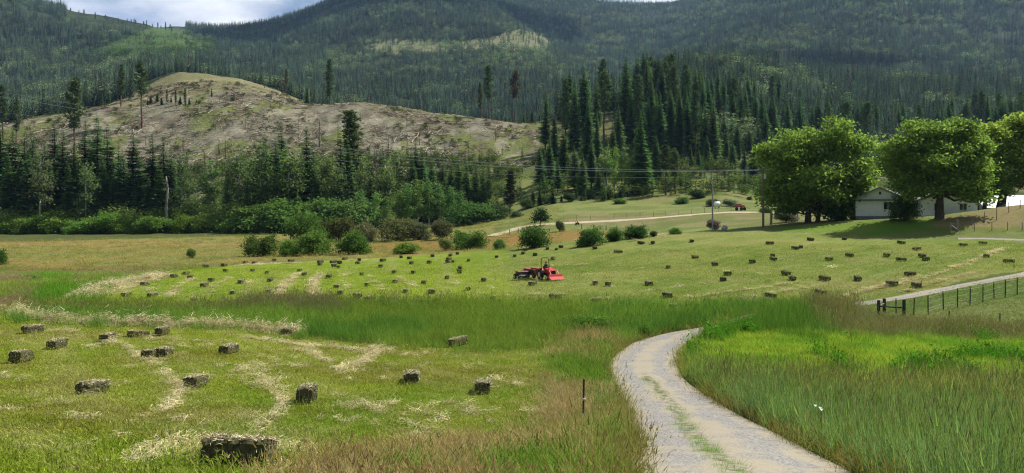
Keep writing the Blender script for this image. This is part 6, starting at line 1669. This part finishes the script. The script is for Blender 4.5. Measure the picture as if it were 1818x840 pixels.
k = RNG.uniform(.5, 1.2, n); k2 = np.where(w_, RNG.uniform(1.2, 3.2, n), k); lg = (~w_) & (RNG.random(n) < .10); k2[lg] *= 1.5; tint[lg] = lin((190, 182, 162)) * .66
z0 = height(x, y); sp = RNG.uniform(0, 6.28, n)
nx_, ny_ = -(height(x + 1.5, y) - height(x - 1.5, y)) / 3, -(height(x, y + 1.5) - height(x, y - 1.5)) / 3
ln_ = np.sqrt(nx_ ** 2 + ny_ ** 2 + 1); nx_, ny_ = nx_ / ln_, ny_ / ln_
ax, ay = nx_ * np.cos(sp) + ny_ * np.sin(sp), -nx_ * np.sin(sp) + ny_ * np.cos(sp)
rx_ = -np.arcsin(np.clip(ay, -.9, .9)); ry_ = np.arcsin(np.clip(ax / np.cos(rx_), -.9, .9))
scatter('logging_slash', np.column_stack([x, y, z0]), np.column_stack([rx_, ry_, sp]), np.column_stack([k2, k2, k2]), idx, tint, C_SLASH, 'cut logs, branches and weeds strewn over the logged slope')
# undergrowth between the trees at the foot of the slopes
x, y = band(236, 345, 2.3, -160, 1500)
C = CX + F * x / y; gv = fbm(x / 9, y / 9, 231, 4)
inn = ((C < 930) & (y > 249)) | ((C > 955) & (y > 243 + 30 * (gv - .5)))
keep = inn & (RNG.random(len(x)) < ss(.36, .6, gv))
x, y, gv, C = x[keep], y[keep], gv[keep], C[keep]; n = len(x)
tint = rgb(n, lin((86, 116, 56)) * .7, lin((120, 138, 76)) * .7, RNG.random(n)) * RNG.uniform(.6, 1.25, (n, 1)); sz = RNG.uniform(.08, .32, n) * (.6 + gv)
fi = RNG.random(n) < .35; tint[fi] = lin((62, 90, 48)) * .8 * RNG.uniform(.7, 1.2, (fi.sum(), 1)); idx = np.where(fi, RNG.integers(0, 5, n), RNG.integers(5, 7, n)); sz = np.where(fi, sz * .9, sz)
scatter('undergrowth', np.column_stack([x, y, height(x, y) - .3]), np.column_stack([np.zeros(n), np.zeros(n), RNG.uniform(0, 6.28, n)]), np.column_stack([sz * 1.5, sz * 1.5, sz]), idx, tint, C_FOREST, 'low green undergrowth between the trees at the foot of the slopes')
# white daisies by the road edge
for i, (px, py_) in enumerate([(1448, 752), (1452, 760), (1449, 768)]):
    p = ground_at(px, py_ + 40, 10, 30); me = bpy.data.meshes.get('white_daisy') or daisy(5); me.name = 'white_daisy'
    T = MB().tube([(0, 0, 0), (0, 0, .62)], .003, 4)
    e = empty('daisy', p + Vector((.05 * i, 0, 0))); st_ = obj('stem', trunk_mesh(T, 'stem'), M_LEAF, e); st_.color = (.06, .09, .02, 1); attr(st_.data, 'var', 'FLOAT', np.ones(len(st_.data.vertices))); o = obj('blossom', me, M_LEAF, e); o.color = (.8, .8, .78, 1); e.scale = (1.3,) * 3
    tag(e, 'white daisy in the tall grass right of the gravel road, %s of three' % ['upper', 'middle', 'lower'][i], 'flower')

# ------------------------------------------------------------------ clouds whose shade lies on the mountain
def cloud(x, y, z, w, seed, label):
    import bmesh
    r = np.random.default_rng(seed); me = bpy.data.meshes.new('cloud'); bm = bmesh.new()
    for k in range(16):
        a = r.uniform(0, 6.28); q = r.random() ** .5 * w * .72; s_ = w * r.uniform(.22, .42)
        m = Matrix.Translation((q * math.cos(a), q * math.sin(a) * .62, s_ * .25 + r.uniform(0, .1) * w)) @ Matrix.Diagonal((s_, s_ * .8, s_ * .5, 1))
        bmesh.ops.create_icosphere(bm, subdivisions=3, radius=1, matrix=m)
    for v in bm.verts:
        k = fbm(np.array([v.co.x / w * 5]), np.array([v.co.y / w * 5 + v.co.z / w * 7]), seed, 4)[0]; v.co *= .8 + .4 * k; v.co.z = max(v.co.z, -.02 * w)
    bm.to_mesh(me); bm.free(); smooth(me)
    o = obj('cloud', me, M_CLOUD, None, (x, y, z)); tag(o, label, 'cloud', 'cumulus clouds overhead')
t = NT('cloud_white'); M_CLOUD = t.bsdf((.85, .86, .88), 1., 0)
def shade_at(px, d, row_, w, seed, label, zc=1500.):
    x = (px - CX) / F * d; z = EYE + d * (HZ - row_) / F; k = (zc - z) / sdir.z
    cloud(x + sdir.x * k, d + sdir.y * k, zc, w, seed, label)
shade_at(470, 2250, 62, 260, 31, 'white cumulus cloud shading the left shoulder of the central mountain')
shade_at(640, 2050, 45, 270, 32, 'white cumulus cloud shading the middle of the central mountain')
shade_at(800, 1950, 20, 190, 34, 'white cumulus cloud shading the summit of the central mountain')
shade_at(970, 2050, 40, 200, 33, 'small white cumulus cloud shading the hollow right of the peak')
shade_at(1440, 1250, 95, 190, 35, 'small white cumulus cloud shading the right-hand slope')

# ------------------------------------------------------------------ the air of the valley
hz = NT('valley_air'); vol = hz.node('ShaderNodeVolumePrincipled', {'Color': (.40, .62, 1.0, 1), 'Density': .000045, 'Anisotropy': .25}); hz.l.new(vol.outputs[0], hz.out.inputs['Volume'])
o = MB().box((0, 3200, 450), (14000, 14000, 920)).build('haze', hz.m); tag(o, 'thin blue summer haze in the valley air', None, None, 'stuff')
